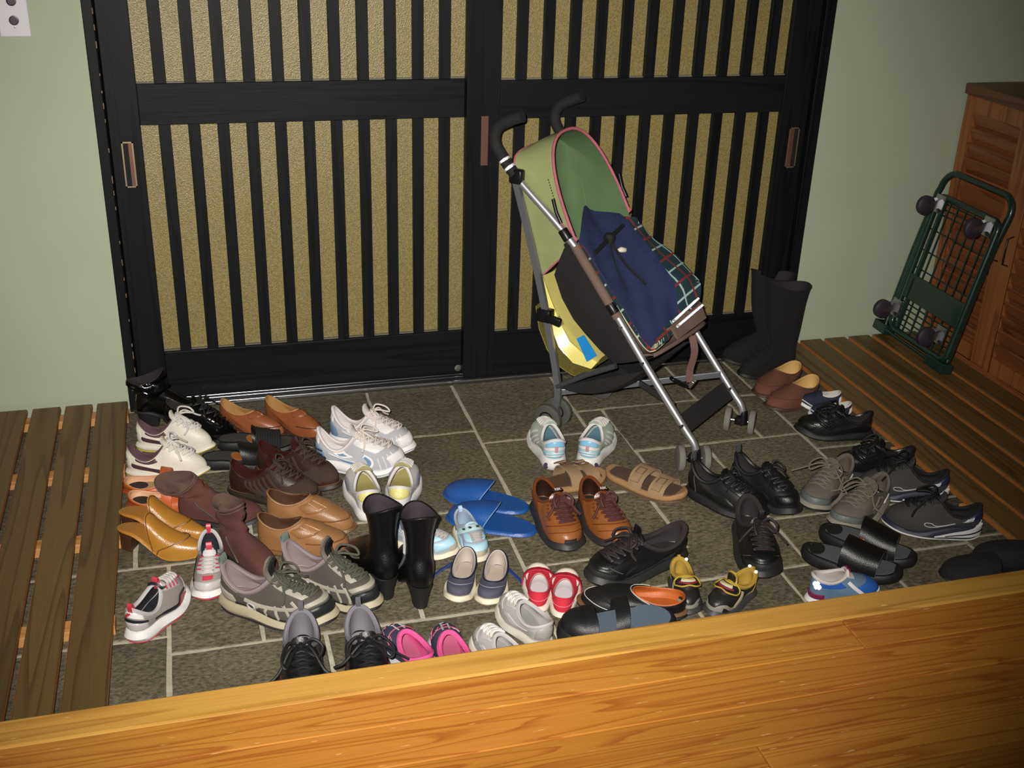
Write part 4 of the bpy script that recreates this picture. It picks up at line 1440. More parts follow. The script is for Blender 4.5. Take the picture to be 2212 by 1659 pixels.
# white sneakers with pale yellow heels, seen from behind
pale_y = PL('pale_yellow_leather', 'd8d080', .4)
for k, (pl, sd, lb) in enumerate((((0.5667, -0.7404, 90, 0.205), -1, 'white sneaker with pale yellow heel patch, seen from behind left of its mate'), ((0.6383, -0.7373, 74, 0.205), 1, 'white sneaker with pale yellow heel patch, partly hidden by the black heeled boots'))):
    s = Shoe('yellow_heel_sneaker', lb, 'sneaker', 'white sneakers with yellow heels', pl, sd, W=.42, toe=.042, oz=(.086, .064, .090), op=(.28, .245, .36), th=(.028, .020))
    s.sole(white_rub, bulge=.003); s.upper(white_lea); s.lining(FA('khaki_lining', 'b0a678'), collar=white_lea, cr=.004); s.insole(FA('khaki_insole', 'a89c60'))
    s.patch('heel_patch', pale_y, 132, 228, lambda a: .62 - .25 * sin(PI * a), .97, .002)
    s.line('heel_seam', FA('grey_thread', 'a8a4a8'), [(180, .02), (180, .35)], .0008); s.line('foxing_line', FA('grey_thread', 'a8a4a8'), [(130, .03), (180, .03), (230, .03)], .0008)
    em = MB()
    c_ = s.S(PI, .72, .0022)
    for i in range(5):
        a = 2 * PI * i / 5
        em.tube([c_ + Vector((-.0005, .0055 * cos(a) + .0035 * cos(b / 8 * 2 * PI), .0055 * sin(a) + .0035 * sin(b / 8 * 2 * PI))) for b in range(8)], .0009, 4, True)
    em.build('heel_emblem', mat('emblem_ivory', 'eeeac8', .4, var=0), s.root)
    s.patch('side_panel', FA('grey_mesh', '9a98a4'), 48, 84, .10, .62, .0016, both=True)
    s.tongue(FA('khaki_lining', 'b0a678'), .014, .66); s.laces(mat('white_lace', 'd4d0c8', .8), 5, 24, .5, .93, .0026, bow=False)

# orange flats with black heel pads
ora = LE('orange_leather', 'b85a2c', .4)
for k, (pl, sd, lb) in enumerate((((-0.0077, -0.4708, -6, 0.2), 1, 'orange leather flat with cream lining and round black heel pad, farther of the pair'), ((0.0053, -0.5372, -16, 0.195), -1, 'orange leather flat with cream lining and round black heel pad, nearer of the pair'))):
    s = Shoe('flat_shoe', lb, 'shoe', 'orange flats', pl, sd, W=.37, T=((0, .48), (.3, .42), (.66, .52), (.9, .5), (1, .4)), th=(.010, .007), lift=.006, toe=.032, oz=(.040, .026, .044), op=(.315, .295, .47), inst=18)
    s.sole(LE('orange_edge', '8a4020')); s.upper(ora); s.lining(LE('cream_lining', 'd0a07c', .55), collar=ora, cr=.002); s.insole(LE('cream_insole', 'b8946c', .55)); s.pad(LE('black_pad', '2c2620', .6), .06, .30, .55, .0065)
    s.band('instep_band', ora, .47, .60, .060, .056, th=.003, g=.0015)
    bk_ = MB().box(-.007, -.001, -.005, .007, .002, .005, Matrix.Translation(s.S(-PI / 2.4, .6, .004))).build('buckle', PL('brown_metal', '6a4028', .4), s.root, bevel=.001)

# brown suede ankle boots
sue = SU('brown_suede', '55302a')
for k, (pl, sd, lb) in enumerate((((0.1226, -0.6195, -17, 0.205), -1, 'brown suede ankle boot leaning back, toe pointing right between the pale flats and its mate'), ((0.2183, -0.7745, -56, 0.205), 1, 'brown suede ankle boot with upright creased shaft behind the grey hiking shoes'))):
    s = Shoe('suede_boot', lb, 'boot', 'brown suede ankle boots', pl, sd, W=.36, toe=.042, oz=(.074, .066, .082), op=(.24, .205, .285), th=(.014, .010), inst=34)
    lean, hh = (-.016, .034) if k == 0 else (-.004, .066)
    sh = lambda f, q, s=s, ln=lean, hh=hh, tl=.016 if k == 0 else .004: s.O(f) * 1 + Vector((ln * q * 3 + .003 * sin(14 * q + f), .004 * sin(11 * q + 1.3 * f), (hh + .004 * cos(f) + tl * sin(f)) * q)) + Vector((cos(f) * .006, sin(f) * .007, 0)) * q + Vector((cos(f), sin(f), 0)) * (.0013 * sin(q * 22 + 1.6 * sin(2 * f + 1)) * (1 - q) - .004 * sin(PI * q))
    s.sole(black_rub); s.upper(sue, shaft=sh); s.lining(SU('suede_lining', '5a4238'), shaft=sh, th=.006); s.insole(SU('suede_lining', '5a4238'), -.014)
    tp_ = [sh(f, .86) + Vector((cos(f), sin(f), 0)) * .0015 for f in s.fs()]
    MB().tube(tp_, .0022, 6, True).build('cuff_seam', SU('suede_lining', '5a4238'), s.root)
    s.line('side_zip', PL('zip_brown', '4a4040', .4), [(-90, .15), (-92, .95)], .0022)

# mustard mules with heels
mus = LE('mustard_leather', 'a8742c', .3, .25)
for k, (pl, sd, lb) in enumerate((((-0.0059, -0.7123, -26, 0.212), -1, 'mustard leather high-heeled mule with pointed toe, nearer of the pair'), ((-0.0047, -0.6410, -24, 0.215), 1, 'mustard leather high-heeled mule, farther of the pair behind its mate'))):
    s = Shoe('heeled_mule', lb, 'mule', 'mustard heeled mules', pl, sd, W=.35, T=((0, .46), (.3, .40), (.66, .50), (.9, .42), (1, .26)), lift=.048, th=(.007, .007), spring=.006)
    s.sole(mus, grow=.001); s.insole(LE('mustard_footbed', 'a06c2c', .5), -.004, .002); s.block_heel(LE('dark_heel', '4a2c18', .5), .20, .80, back=-.004)
    s.vamp(mus, .44, .062, -.10, h_toe=.016, pw=1.6, lin=LE('orange_lining', 'b8703c', .5))
    MB().tube([s.arch(.445 - .10 * sin(PI * j / 20) + .012, j / 20, .0630, .0012) for j in range(21)], .0012, 5).build('topline_stitch', LE('dark_thread', '6a4420'), s.root)
    MB().tube([s.arch(.50 + .30 * math.sin(PI * j / 20) ** 1.4, j / 20, lerp(.058, .044, sin(PI * j / 20)), .0014) for j in range(21)], .0014, 5).build('apron_seam', LE('dark_thread', '6a4420'), s.root)

# tan moccasins with instep strap
tan_l = LE('tan_leather', '8f6540', .40)
for k, (pl, sd, lb) in enumerate((((0.2984, -0.7909, -18, 0.215), -1, 'tan leather moccasin with buckled instep strap, nearer of the pair'), ((0.3273, -0.6898, -20, 0.215), 1, 'tan leather moccasin with buckled instep strap, farther of the pair'))):
    s = Shoe('moccasin', lb, 'shoe', 'tan moccasins', pl, sd, W=.37, T=((0, .50), (.3, .42), (.66, .53), (.9, .60), (1, .56)), toe=.036, oz=(.092, .070, .088), op=(.26, .235, .34), th=(.014, .010), inst=26)
    s.sole(LE('tan_sole', '6a4628')); s.upper(tan_l); s.lining(LE('dark_tan_lining', '4c3020', .5), collar=tan_l, cr=.0026); s.insole(LE('dark_tan_lining', '4c3020')); s.pad(FA('grey_pad', '8a868c'), .03, .30, .55)
    s.line('moc_seam', LE('tan_seam', '74492a'), [(-66, .46), (-40, .33), (0, .26), (40, .33), (66, .46)], .0018, .0012)
    s.patch('instep_strap', tan_l, -66, 66, .62, .94, .0032)
    bq = [s.S(math.radians(f), t, .0055) for f, t in ((-22, .66), (-22, .90), (-36, .90), (-36, .66))]
    MB().tube(bq, .0018, 6, True).build('buckle', LE('tan_loop', 'b08458'), s.root)

# silver and red running shoes
sil = PL('silver_leather', 'b9b4b4', .34)
taup_m = FA('warm_grey_mesh', '8e8680')
redp = PL('red_overlay', 'c0384a', .4)
navyp = PL('navy_overlay', '20222e', .4)
for k, (pl, sd, lb) in enumerate((((0.1922, -0.8104, -92, 0.18), 1, 'silver, red and navy running shoe pointing at the viewer with red pull loop'), ((0.0286, -1.0910, 58, 0.185), -1, 'silver, red and navy running shoe pointing away, open heel towards the viewer'))):
    s = Shoe('striped_runner', lb, 'sneaker', 'silver and red running shoes', pl, sd, W=.43, toe=.040, oz=(.080, .054, .084), op=(.275, .24, .33), th=(.028, .018), spring=.014, inst=30, bulge=.006)
    s.sole(white_rub, bulge=.005); s.sole(redp, z1=.14, name='outsole', grow=.001)
    s.upper(taup_m); s.lining(FA('navy_lining', '22222c'), collar=sil, cr=.0045); s.insole(FA('navy_lining', '22222c'))
    s.patch('toe_bumper', sil, -52, 52, .02, .26, .002); s.patch('toe_badge', redp, -14, 14, .30, .42, .0026)
    s.patch('heel_counter', sil, 136, 224, .04, .42, .002); s.patch('heel_band', navyp, 130, 230, .42, .58, .0022); s.patch('heel_collar', white_lea, 138, 222, .62, .95, .0024)
    s.ribbon('heel_mark', redp, [(160, .70), (174, .86)], .0022, .0036, both=False); s.ribbon('heel_mark', redp, [(166, .70), (180, .86)], .0022, .0036, both=False)
    s.ribbon('side_wave', navyp, [(36, .10), (54, .36), (74, .20), (96, .46), (120, .30)], .0040); s.ribbon('side_red', redp, [(44, .08), (58, .24), (74, .10)], .0030, .0024)
    s.patch('eyestay', sil, 14, 34, .44, .96, .0022, both=True)
    for i in range(4):
        s.ribbon('eyestay_bar', redp, [(17, .56 + i * .1), (32, .55 + i * .1)], .0020, .0038)
    s.patch('instep_badge', white_lea, -24, 24, .86, .99, .0050)
    s.tongue(navyp, .014, .66, up=.3); s.laces(mat('silver_lace', 'c4bcb8', .8), 5, 15, .46, .80, .0030, bow=False)
    s.pull(redp, 180, .016, .005); s.pull(redp, 0, .018, .006)

# grey and olive hiking shoes
hik = FA('olive_mesh', '4a4640')
grt = PL('grey_beige_overlay', '9a9488', .55)
gln = FA('mauve_grey_lining', '86787a')
blov = PL('black_overlay', '1c1e1f', .45)
for k, (pl, sd, lb) in enumerate((((0.2127, -0.9940, -32, 0.255), -1, 'olive and grey hiking shoe with oval side eyelet, nearer of the pair'), ((0.3458, -0.9393, -40, 0.245), 1, 'olive and grey hiking shoe with tangled laces, farther of the pair'))):
    s = Shoe('hiking_shoe', lb, 'sneaker', 'olive hiking shoes', pl, sd, W=.37, toe=.050, oz=(.108, .066, .106), op=(.26, .235, .30), th=(.034, .022), spring=.018, inst=28, bulge=.006)
    s.sole(RU('beige_midsole', 'a39a80'), bulge=.005, z0=.15); s.sole(black_rub, z1=.3, name='outsole', grow=.002)
    s.upper(hik); s.lining(gln, collar=gln, cr=.0055, th=.006); s.insole(gln)
    s.patch('toe_guard', blov, -50, 50, .0, .24, .003); s.patch('toe_overlay', grt, -44, 44, .26, .38, .0024)
    s.patch('heel_counter', grt, 126, 234, .04, .40, .0022); s.patch('collar_trim', grt, 104, 150, .80, .97, .002, both=True)
    for i in range(5):
        s.ribbon('side_bar', grt, [(52 + i * 13, .06), (48 + i * 13, .28), (40 + i * 11, .52)], .0034, .0024)
    s.ribbon('side_rail', grt, [(46, .34), (70, .46), (100, .62)], .0040, .0026); s.ribbon('side_rail', blov, [(56, .02), (90, .05), (130, .05)], .0048, .0024)
    s.patch('eyestay', grt, 16, 30, .46, .94, .0022, both=True)
    rg = s.S(-1.75, .36, .004)
    c2 = s.S(-1.75, .36, .006) - rg
    q = c2.to_track_quat('Z', 'Y').to_matrix().to_4x4()
    MB().tube([rg + (q @ Vector((.0095 * cos(a * PI / 8), .0075 * sin(a * PI / 8), 0))) for a in range(16)], .0018, 6, True).build('side_eyelet', sil, s.root)
    s.tongue(FA('olive_tongue', '6a6258'), .044, .66, up=.75); tg = s.tongue(blov, .040, .36, t0=.9, up=.78, name='tongue_badge', curl=.004)
    s.laces(mat('olive_lace', '4c4c40', .85), 6, 22, .46, .96, .0028, loops=.036, seed=11 + k)
    s.pull(FA('grey_green_webbing', '6a7670'), 180, .020, .010)

# black sneakers with grey lining at the step
blg = FA('grey_felt_lining', '747078')
for k, (pl, sd, lb) in enumerate((((0.3608, -1.1788, -95, 0.225), -1, 'black laced sneaker with grey felt lining, toe against the wooden step, left of its mate'), ((0.4724, -1.1905, -90, 0.225), 1, 'black laced sneaker with grey felt lining, toe against the wooden step, right of its mate'))):
    s = Shoe('black_trainer', lb, 'sneaker', 'black trainers at the step', pl, sd, W=.40, toe=.046, oz=(.096, .066, .096), op=(.275, .245, .36), th=(.030, .020), inst=28, bulge=.006)
    s.sole(black_rub, bulge=.004); s.upper(black_lea); s.lining(blg, collar=blg, cr=.005, th=.006); s.insole(FA('grey_felt_insole', '86828a'))
    s.patch('toe_cap', LE('grey_black_leather', '3c393e', .4), -44, 44, .08, .36, .002); s.patch('side_flash', PL('dark_red', '6a2028', .4), 62, 92, .06, .3, .0016, both=True)
    s.patch('quarter', LE('grey_black_leather', '3c393e'), 58, 110, .52, .94, .0018, both=True)
    s.patch('eyestay', black_lea, 14, 36, .48, .97, .003, both=True)
    s.tongue(black_lea, .020, .6, up=.3); s.laces(mat('black_lace', '101012', .6), 5, 25, .5, .95, .0030, loops=.040, seed=20 + k)
    s.pull(FA('grey_webbing', '54525a'), 180, .022, .005)

# black heeled ankle boots
for k, (pl, sd, lb) in enumerate((((0.5623, -1.0673, 106, 0.205), -1, 'black leather heeled boot seen from behind, left of its mate'), ((0.6209, -1.1167, 88, 0.205), 1, 'black leather heeled boot seen from behind with open side zip, right of its mate'))):
    s = Shoe('heeled_boot', lb, 'boot', 'black heeled boots', pl, sd, W=.42, T=((0, .52), (.3, .40), (.66, .48), (.9, .44), (1, .34)), bulge=.011, lift=.050, th=(.007, .007), toe=.040, oz=(.125, .113, .130), op=(.235, .185, .345), inst=36)
    lk = .006 if k == 0 else -.004
    sh = lambda f, q, s=s: s.O(f) + Vector((-.004 * q, .0, (.100 - .010 * cos(f)) * q)) + Vector((cos(f) * (.010 * q - .005 * sin(PI * q)), sin(f) * (.010 * q - .005 * sin(PI * q)), 0))
    s.sole(black_rub, grow=-.002, bulge=0); s.block_heel(black_rub, .215, .60, back=.0); s.upper(LE('glossy_black_leather', '0b0b0d', .34), shaft=sh); s.lining(FA('plum_black_lining', '2c242a'), shaft=sh, th=.004); s.insole(dark_in, -.014)
    MB().tube([p + Vector((0, 0, .001)) for p in s.top], .0028, 6, True).build('top_binding', black_lea, s.root)
    fz = -PI / 2 if k == 0 else PI / 2
    MB().tube([s.S(fz, .45, .001), s.S(fz, .8, .001)] + [sh(fz, q) + Vector((0, math.copysign(.0012, sin(fz)), 0)) for q in (0, .3, .6, .9)], .0032, 6).build('side_zip', PL('zip_grey', '55525a', .35), s.root)
    if k == 1:
        MB().plate([[sh(fz, q) + Vector((-.006, .001, 0)), sh(fz, q) + Vector((.0, .004, 0)), sh(fz, q) + Vector((.006, .001, 0))] for q in (.1, .3, .5, .7)], .0012).build('zip_gap', FA('white_lining', 'd8d0d0'), s.root)

# blue slippers
blu = mat('blue_vinyl_slipper', '1f4f94', .42, bump=('leather', 300, .15), var=.04)
for k, (pl, sd, lb) in enumerate((((0.9533, -0.7720, 144, 0.222), 1, 'blue vinyl slipper, farther of the pair, toe pointing left'), ((0.9426, -0.8746, 146, 0.222), -1, 'blue vinyl slipper, nearer of the pair, behind the pale blue child sneaker'))):
    s = Shoe('slipper', lb, 'slipper', 'blue slippers', pl, sd, W=.40, T=((0, .56), (.3, .50), (.66, .53), (.9, .62), (1, .6)), th=(.012, .010), spring=.002, bend=.01, hspring=0)
    s.sole(blu, grow=.002, bulge=.002); s.insole(blu, -.002, .002); s.vamp(blu, .54, .052, -.12, h_toe=.014, pw=2.2, g=.002)
    MB().tube([s.arch(.54 - .12 * sin(PI * j / 20), j / 20, .0525, .0022) for j in range(21)], .0014, 5).build('edge_binding', mat('pale_blue_binding', '6a94c4', .5), s.root)

# pale blue child sneakers
pbl = LE('pale_blue_leather', 'a9cfe0', .4)
grn = FA('grey_blue_mesh', '9aa4ac')
for k, (pl, sd, lb) in enumerate((((0.7697, -0.8192, -84, 0.16), 1, 'pale blue child sneaker with hook strap, toe towards the viewer, before the blue slippers'), ((0.6073, -0.8303, -40, 0.165), -1, 'pale blue child sneaker mostly hidden behind the black heeled boots'))):
    s = Shoe('child_sneaker', lb, 'sneaker', 'pale blue child sneakers', pl, sd, W=.42, toe=.038, oz=(.064, .048, .066), op=(.27, .24, .34), th=(.020, .015), inst=26)
    s.sole(cream_rub, bulge=.003); s.upper(grn); s.lining(FA('blue_grey_lining', '8a9cb0'), collar=grn, cr=.003); s.insole(FA('blue_grey_lining', '8a9cb0'))
    s.patch('toe_overlay', pbl, -56, 56, .10, .44, .002); s.patch('toe_tip', LE('beige_leather', 'b0a898'), -24, 24, .0, .20, .003)
    s.patch('side_overlay', pbl, 58, 104, .12, .60, .0018, both=True); s.patch('eyestay', pbl, 16, 42, .46, .80, .0024, both=True)
    s.tongue(pbl, .009, .66, up=.2); s.laces(mat('grey_lace', 'a8a4a0', .8), 4, 18, .46, .70, .0022, bow=False)
    s.ribbon('hook_strap', LE('silver_blue_strap', 'b9d4d8', .35), [(-62, .74), (-30, .84), (0, .88), (30, .84), (66, .66)], .0085, .0065, both=False)
    sp = MB()
    for f, t in ((-34, .835), (-12, .87), (14, .87)):
        sp.lathe([(0, 0), (.004, 0), (.0045, .001), (0, .0018)], 10, Matrix.Translation(s.S(math.radians(f), t, .0072)))
    sp.build('strap_print', PL('dark_print', '40464c', .4), s.root)
    s.pull(pbl, 180, .008, .004)

# grey-navy child shoes
nvy = FA('grey_navy_canvas', '4c4c5c')
nlin = FA('oatmeal_lining', 'b0a69c')
for k, (pl, sd, lb) in enumerate((((0.7532, -0.9784, -114, 0.15), -1, 'grey-navy child shoe with beige insole and cream sole, left of its mate'), ((0.8179, -1.0045, -114, 0.15), 1, 'grey-navy child shoe with beige insole, partly behind the silver child sneaker'))):
    s = Shoe('child_shoe', lb, 'shoe', 'grey-navy child shoes', pl, sd, W=.44, toe=.030, oz=(.060, .034, .042), op=(.36, .33, .41), th=(.018, .016), inst=18, bend=.02)
    s.sole(cream_rub, bulge=.002); s.upper(nvy); s.lining(nlin, collar=PL('navy_binding', '1c2036', .6), cr=.0022); s.insole(FA('beige_insole', 'b4a698'))
    s.line('vamp_stitch', FA('pale_thread', '8a8690'), [(-60, .55), (-30, .62), (0, .64), (30, .62), (60, .55)], .0009)
    q = MB().plate([[s.S(sd * 1.9, .8, .003) + Vector((-.006, 0, 0)), s.S(sd * 1.9, .8, .003) + Vector((.006, 0, 0))], [s.S(sd * 1.8, .5, .02) + Vector((-.006, sd * .012, 0)), s.S(sd * 1.8, .5, .02) + Vector((.006, sd * .012, 0))], [s.S(sd * 1.7, .1, .03) + Vector((.0, sd * .024, -.005)), s.S(sd * 1.7, .1, .03) + Vector((.012, sd * .024, -.005))]], .002)
    q.build('loose_strap', PL('navy_blue_webbing', '2a3c78', .6), s.root)

# red child shoes
redc = FA('red_canvas', 'c02438')
for k, (pl, sd, lb) in enumerate((((0.8572, -1.1822, 72, 0.15), -1, 'red child strap shoe with white insole and cream toe cap, left of its mate'), ((0.9014, -1.2138, 68, 0.152), 1, 'red child strap shoe with white insole and cream toe cap, right of its mate'))):
    s = Shoe('strap_child_shoe', lb, 'shoe', 'red child strap shoes', pl, sd, W=.44, toe=.028, oz=(.048, .038, .042), op=(.36, .28, .36), th=(.018, .014), inst=16, bend=.02)
    s.sole(RU('warm_white_rubber', 'd8cfc0'), bulge=.002); s.upper(redc); s.lining(FA('rose_lining', 'b88078'), collar=redc, cr=.002); s.insole(FA('white_insole', 'd4ccd0'), -.008, .006); s.pad(FA('white_pad', 'dcd4d8'), .08, .60, .8, .008, 'insole_pad')
    s.patch('toe_cap', RU('warm_white_rubber', 'd8cfc0'), -68, 68, .0, .62, .003)
    s.band('elastic_strap', PL('red_elastic', 'b81c34', .6), .60, .70, .044, .041, th=.0025, g=.006)
    s.line('heel_stitch', FA('pink_thread', 'd87080'), [(118, .62), (150, .5), (180, .46), (210, .5), (242, .62)], .0009)

# silver child sneakers
slv = PL('pewter_leather', '9c9890', .32)
slm = FA('light_grey_mesh', 'a8a6a4')
for k, (pl, sd, lb) in enumerate((((0.8419, -1.3067, 108, 0.172), 1, 'silver grey child sneaker, the farther one leaning over its mate'), ((0.7556, -1.3998, 104, 0.165), -1, 'silver grey child sneaker half hidden behind the wooden step'))):
    s = Shoe('silver_sneaker', lb, 'sneaker', 'silver child sneakers', pl, sd, W=.43, toe=.038, oz=(.064, .052, .066), op=(.29, .262, .38), th=(.022, .016), inst=24)
    s.sole(RU('beige_white_rubber', 'c4beb0'), bulge=.003); s.upper(slm); s.lining(FA('pale_lining', 'b4b2b0'), collar=sil, cr=.0045); s.insole(FA('grey_insole_light', '969490'))
    s.patch('toe_overlay', slv, -50, 50, .06, .46, .002); s.ribbon('toe_seam', sil, [(-50, .42), (-20, .50), (0, .52), (20, .50), (50, .42)], .0016, .003, both=False)
    s.patch('side_overlay', sil, 54, 120, .30, .62, .0018, both=True); s.patch('heel_counter', slv, 140, 220, .1, .9, .002)
    s.patch('eyestay', sil, 16, 40, .52, .96, .0022, both=True)
    s.tongue(slm, .006, .66, up=.2); s.laces(mat('white_lace', 'd4d0c8', .8), 4, 22, .54, .92, .0030, bow=False)

# navy and pink child shoes
npk = FA('navy_print_canvas', '34364c')
hot = FA('hot_pink_lining', 'd8508c')
for k, (pl, sd, lb) in enumerate((((0.5792, -1.3512, 105, 0.165), -1, 'navy child sneaker with hot pink lining, beside the black trainer at the step'), ((0.6454, -1.3756, 93, 0.165), 1, 'navy child sneaker with hot pink lining, beside the silver child sneaker'))):
    s = Shoe('pink_lined_sneaker', lb, 'sneaker', 'navy child sneakers with pink lining', pl, sd, W=.43, toe=.036, oz=(.062, .050, .064), op=(.31, .28, .40), th=(.020, .015), inst=22)
    s.sole(PL('grey_white_rubber', 'b4b4bc', .6), bulge=.003); s.upper(npk); s.lining(hot, collar=hot, cr=.0055, th=.006); s.insole(FA('rose_insole', 'b05878'))
    R_ = random.Random(k)
    for i in range(10):
        f = R_.uniform(-60, 60); t = R_.uniform(.2, .7)
        s.ribbon('print_mark', mat('pink_print', 'c86080', .6, var=0) if i % 2 else mat('pale_print', 'a8a8b4', .6, var=0), [(f, t), (f + 7, t + .05), (f + 12, t + .03)], .0012, .0018, both=False)
    s.ribbon('strap', mat('pale_pink_edge', 'b0505e', .6), [(-44, .62), (-15, .74), (15, .74), (44, .62)], .0016, .003, both=False)
    s.ribbon('silver_stripe', sil, [(8, .62), (10, .92)], .002, .005, both=False); s.ribbon('silver_stripe', sil, [(-8, .62), (-10, .92)], .002, .005, both=False)
    s.patch('toe_bumper', PL('blue_grey_rubber', '6a7284', .6), -50, 50, .0, .16, .0025)

# pale aqua sneakers in front of the stroller wheel
aqua = LE('aqua_leather', '9cc8d8', .35)
for k, (pl, sd, lb) in enumerate((((1.0816, -0.5942, 84, 0.205), -1, 'white sneaker with aqua heel and pink tab, left of its mate before the stroller wheel'), ((1.1640, -0.6069, 58, 0.205), 1, 'white sneaker with aqua heel and pink tab, right of its mate'))):
    s = Shoe('aqua_sneaker', lb, 'sneaker', 'white and aqua sneakers', pl, sd, W=.43, toe=.042, oz=(.092, .066, .092), op=(.27, .24, .35), th=(.036, .022), spring=.016, bulge=.007)
    s.sole(white_rub, bulge=.005); s.upper(FA('pale_green_mesh', 'b0bdb0')); s.lining(FA('pale_grey_lining', 'a8a4a4'), collar=white_lea, cr=.0045); s.insole(FA('teal_insole', '5a7c88'))
    s.patch('heel_collar', PL('sky_blue', '84bcdc', .3), 134, 226, .66, .97, .0026); s.patch('heel_band', white_lea, 128, 232, .44, .64, .002); s.patch('heel_counter', aqua, 126, 234, .03, .42, .002)
    s.ribbon('heel_tab', PL('pink_tab', 'b88c94', .5), [(180, .40), (180, .72)], .0045, .005, both=False)
    s.ribbon('heel_groove', white_lea, [(150, .14), (180, .20), (210, .14)], .0016, .004, both=False); s.ribbon('heel_groove', white_lea, [(150, .26), (180, .32), (210, .26)], .0016, .004, both=False)
    for i in range(4):
        s.ribbon('side_bar', white_lea, [(60 + i * 14, .06), (54 + i * 13, .4), (44 + i * 12, .8)], .0036, .0022)
    ov = MB()
    for sg in (1, -1):
        f = math.radians(152 * sg); c_ = s.out(f, .0085); c_.z = .018
        dv = Vector((cos(f), sin(f), 0)); q = dv.to_track_quat('Z', 'Y').to_matrix().to_4x4()
        ov.lathe([(0, -.002), (.009, -.002), (.009, .0008), (0, .0012)], 14, Matrix.Translation(c_) @ q @ Matrix.Diagonal((.75, 1, 1, 1)))
    ov.build('sole_window', PL('dark_purple', '40384e', .3), s.root)
    s.tongue(FA('pale_green_mesh', 'b0bdb0'), .010, .64); s.laces(mat('white_lace', 'd4d0c8', .8), 5, 24, .5, .93, .0026, bow=False)

# two-strap cork sandals
brk = SU('camel_suede', '94785a')
for k, (pl, sd, lb) in enumerate((((0.9915, -0.7040, 13, 0.205), 1, 'camel suede two-strap buckled sandal behind the brown leather sneakers'), ((1.2114, -0.6422, -51, 0.225), -1, 'camel suede two-strap buckled sandal lying open beside the stroller wheel'))):
    s = Shoe('buckle_sandal', lb, 'sandal', 'camel sandals', pl, sd, W=.39, T=((0, .54), (.3, .46), (.66, .54), (.9, .60), (1, .56)), th=(.024, .020), spring=.006, bend=.02)
    s.sole(RU('dark_sandal_sole', '5a4632'), z1=.3, name='outsole'); s.sole(SU('cork_edge', '9a744c'), z0=.3, bulge=.001, lip=.006); s.insole(SU('dark_footbed', '56402f'), -.006, .003)
    for (u0, u1, h, sk) in ((.40, .58, .046, .06 * sd), (.66, .84, .036, .04 * sd)):
        b_ = s.band('strap', brk, u0, u1, h, h * .9, skew=sk, th=.0035, g=.003)
        um = (u0 + u1) / 2
        bf = MB()
        a_ = [.30, .46] if sd > 0 else [.54, .70]
        fr = []
        for (du, a) in ((-.045, a_[0]), (.045, a_[0]), (.045, a_[1]), (-.045, a_[1])):
            fr.append(s.arch(um + du + sk * (a - .5), a, h * .97 + .004, .005))
        MB().tube(fr, .0018, 6, True).build('buckle', PL('bronze_buckle', '6a5238', .35), b_)
        aa = .30 if sd > 0 else .70
        tp2 = [s.arch(um + sk * (aa - .5), aa + q * (-.16 if sd > 0 else .16), h * .97 + .005 + .006 * q, .006 + .012 * q) for q in (0, .5, 1)]
        MB().plate([[p - Vector((.012, 0, 0)) for p in tp2], [p + Vector((.012, 0, 0)) for p in tp2]], .003).build('strap_end', brk, b_)

# brown leather laced sneakers
crm = LE('caramel_leather', '8e552b', .36)
crd = LE('dark_caramel_leather', '6e3a1c', .3)
for k, (pl, sd, lb) in enumerate((((0.9894, -0.7488, -86, 0.235), 1, 'caramel leather laced sneaker, left of its mate, in front of the camel sandal'), ((1.1067, -0.7665, -88, 0.235), -1, 'caramel leather laced sneaker, right of its mate'))):
    s = Shoe('leather_sneaker', lb, 'sneaker', 'caramel leather sneakers', pl, sd, W=.41, T=((0, .48), (.3, .42), (.66, .53), (.9, .60), (1, .52)), toe=.042, oz=(.082, .058, .088), op=(.26, .235, .31), th=(.026, .020), inst=25, bulge=.006, spring=.012)
    s.sole(RU('charcoal_rubber', '2a282a'), bulge=.005); s.upper(crm); s.lining(LE('dark_brown_lining', '2e1a14', .35), collar=crd, cr=.0045); s.insole(dark_in)
    s.patch('heel_counter', crd, 128, 232, .04, .96, .0018); s.patch('quarter', crd, 84, 128, .35, .95, .0012, both=True); s.patch('toe_bumper', RU('charcoal_rubber', '2a282a'), -16, 16, .0, .12, .003)
    s.line('toe_seam', crd, [(-58, .34), (-30, .42), (0, .45), (30, .42), (58, .34)], .0014); s.line('toe_seam', crd, [(-50, .20), (-25, .27), (0, .29), (25, .27), (50, .20)], .001)
    s.patch('eyestay', crm, 14, 34, .5, .96, .0026, both=True)
    s.tongue(crd, .018, .68, up=.5, t0=.45); s.laces(mat('maroon_lace', '4c2420', .75), 6, 24, .50, .95, .0034, loops=.022, seed=30 + k)
    # tongue badge with its lettering, read from the toe
    dn = Vector((-.80, 0, .60)); c_ = s.S(0, .97, .012) + dn * .019
    nr = Vector((.60, 0, .80))
    Rm = Matrix((Vector((0, 1, 0)), dn, Vector((0, 1, 0)).cross(dn))).transposed()
    bdg = MB().lathe([(0, -.003), (.0085, -.003), (.0095, -.001), (.0085, .001), (0, .0015)], 20, Matrix.Translation(c_) @ Rm.to_4x4() @ Matrix.Diagonal((1.35, .62, 1, 1))).build('tongue_badge', LE('dark_brown_lining', '2e1a14'), s.root)
    fc = bpy.data.curves.new('badge_lettering', 'FONT')
    fc.body = 'RBK'; fc.size = .0090; fc.extrude = .0003; fc.align_x = 'CENTER'; fc.align_y = 'CENTER'
    fc.materials.append(mat('badge_white', 'd8d4d0', .5, var=0))
    fo = bpy.data.objects.new('badge_lettering', fc)
    COL.objects.link(fo)
    fo.parent = bdg
    fo.matrix_local = Matrix.Translation(c_ + Rm.col[2] * .0018) @ Rm.to_4x4()
    for i in range(5):
        s.ribbon('eyestay_tooth', crd, [(36, .54 + i * .085), (42, .55 + i * .085)], .003, .003)

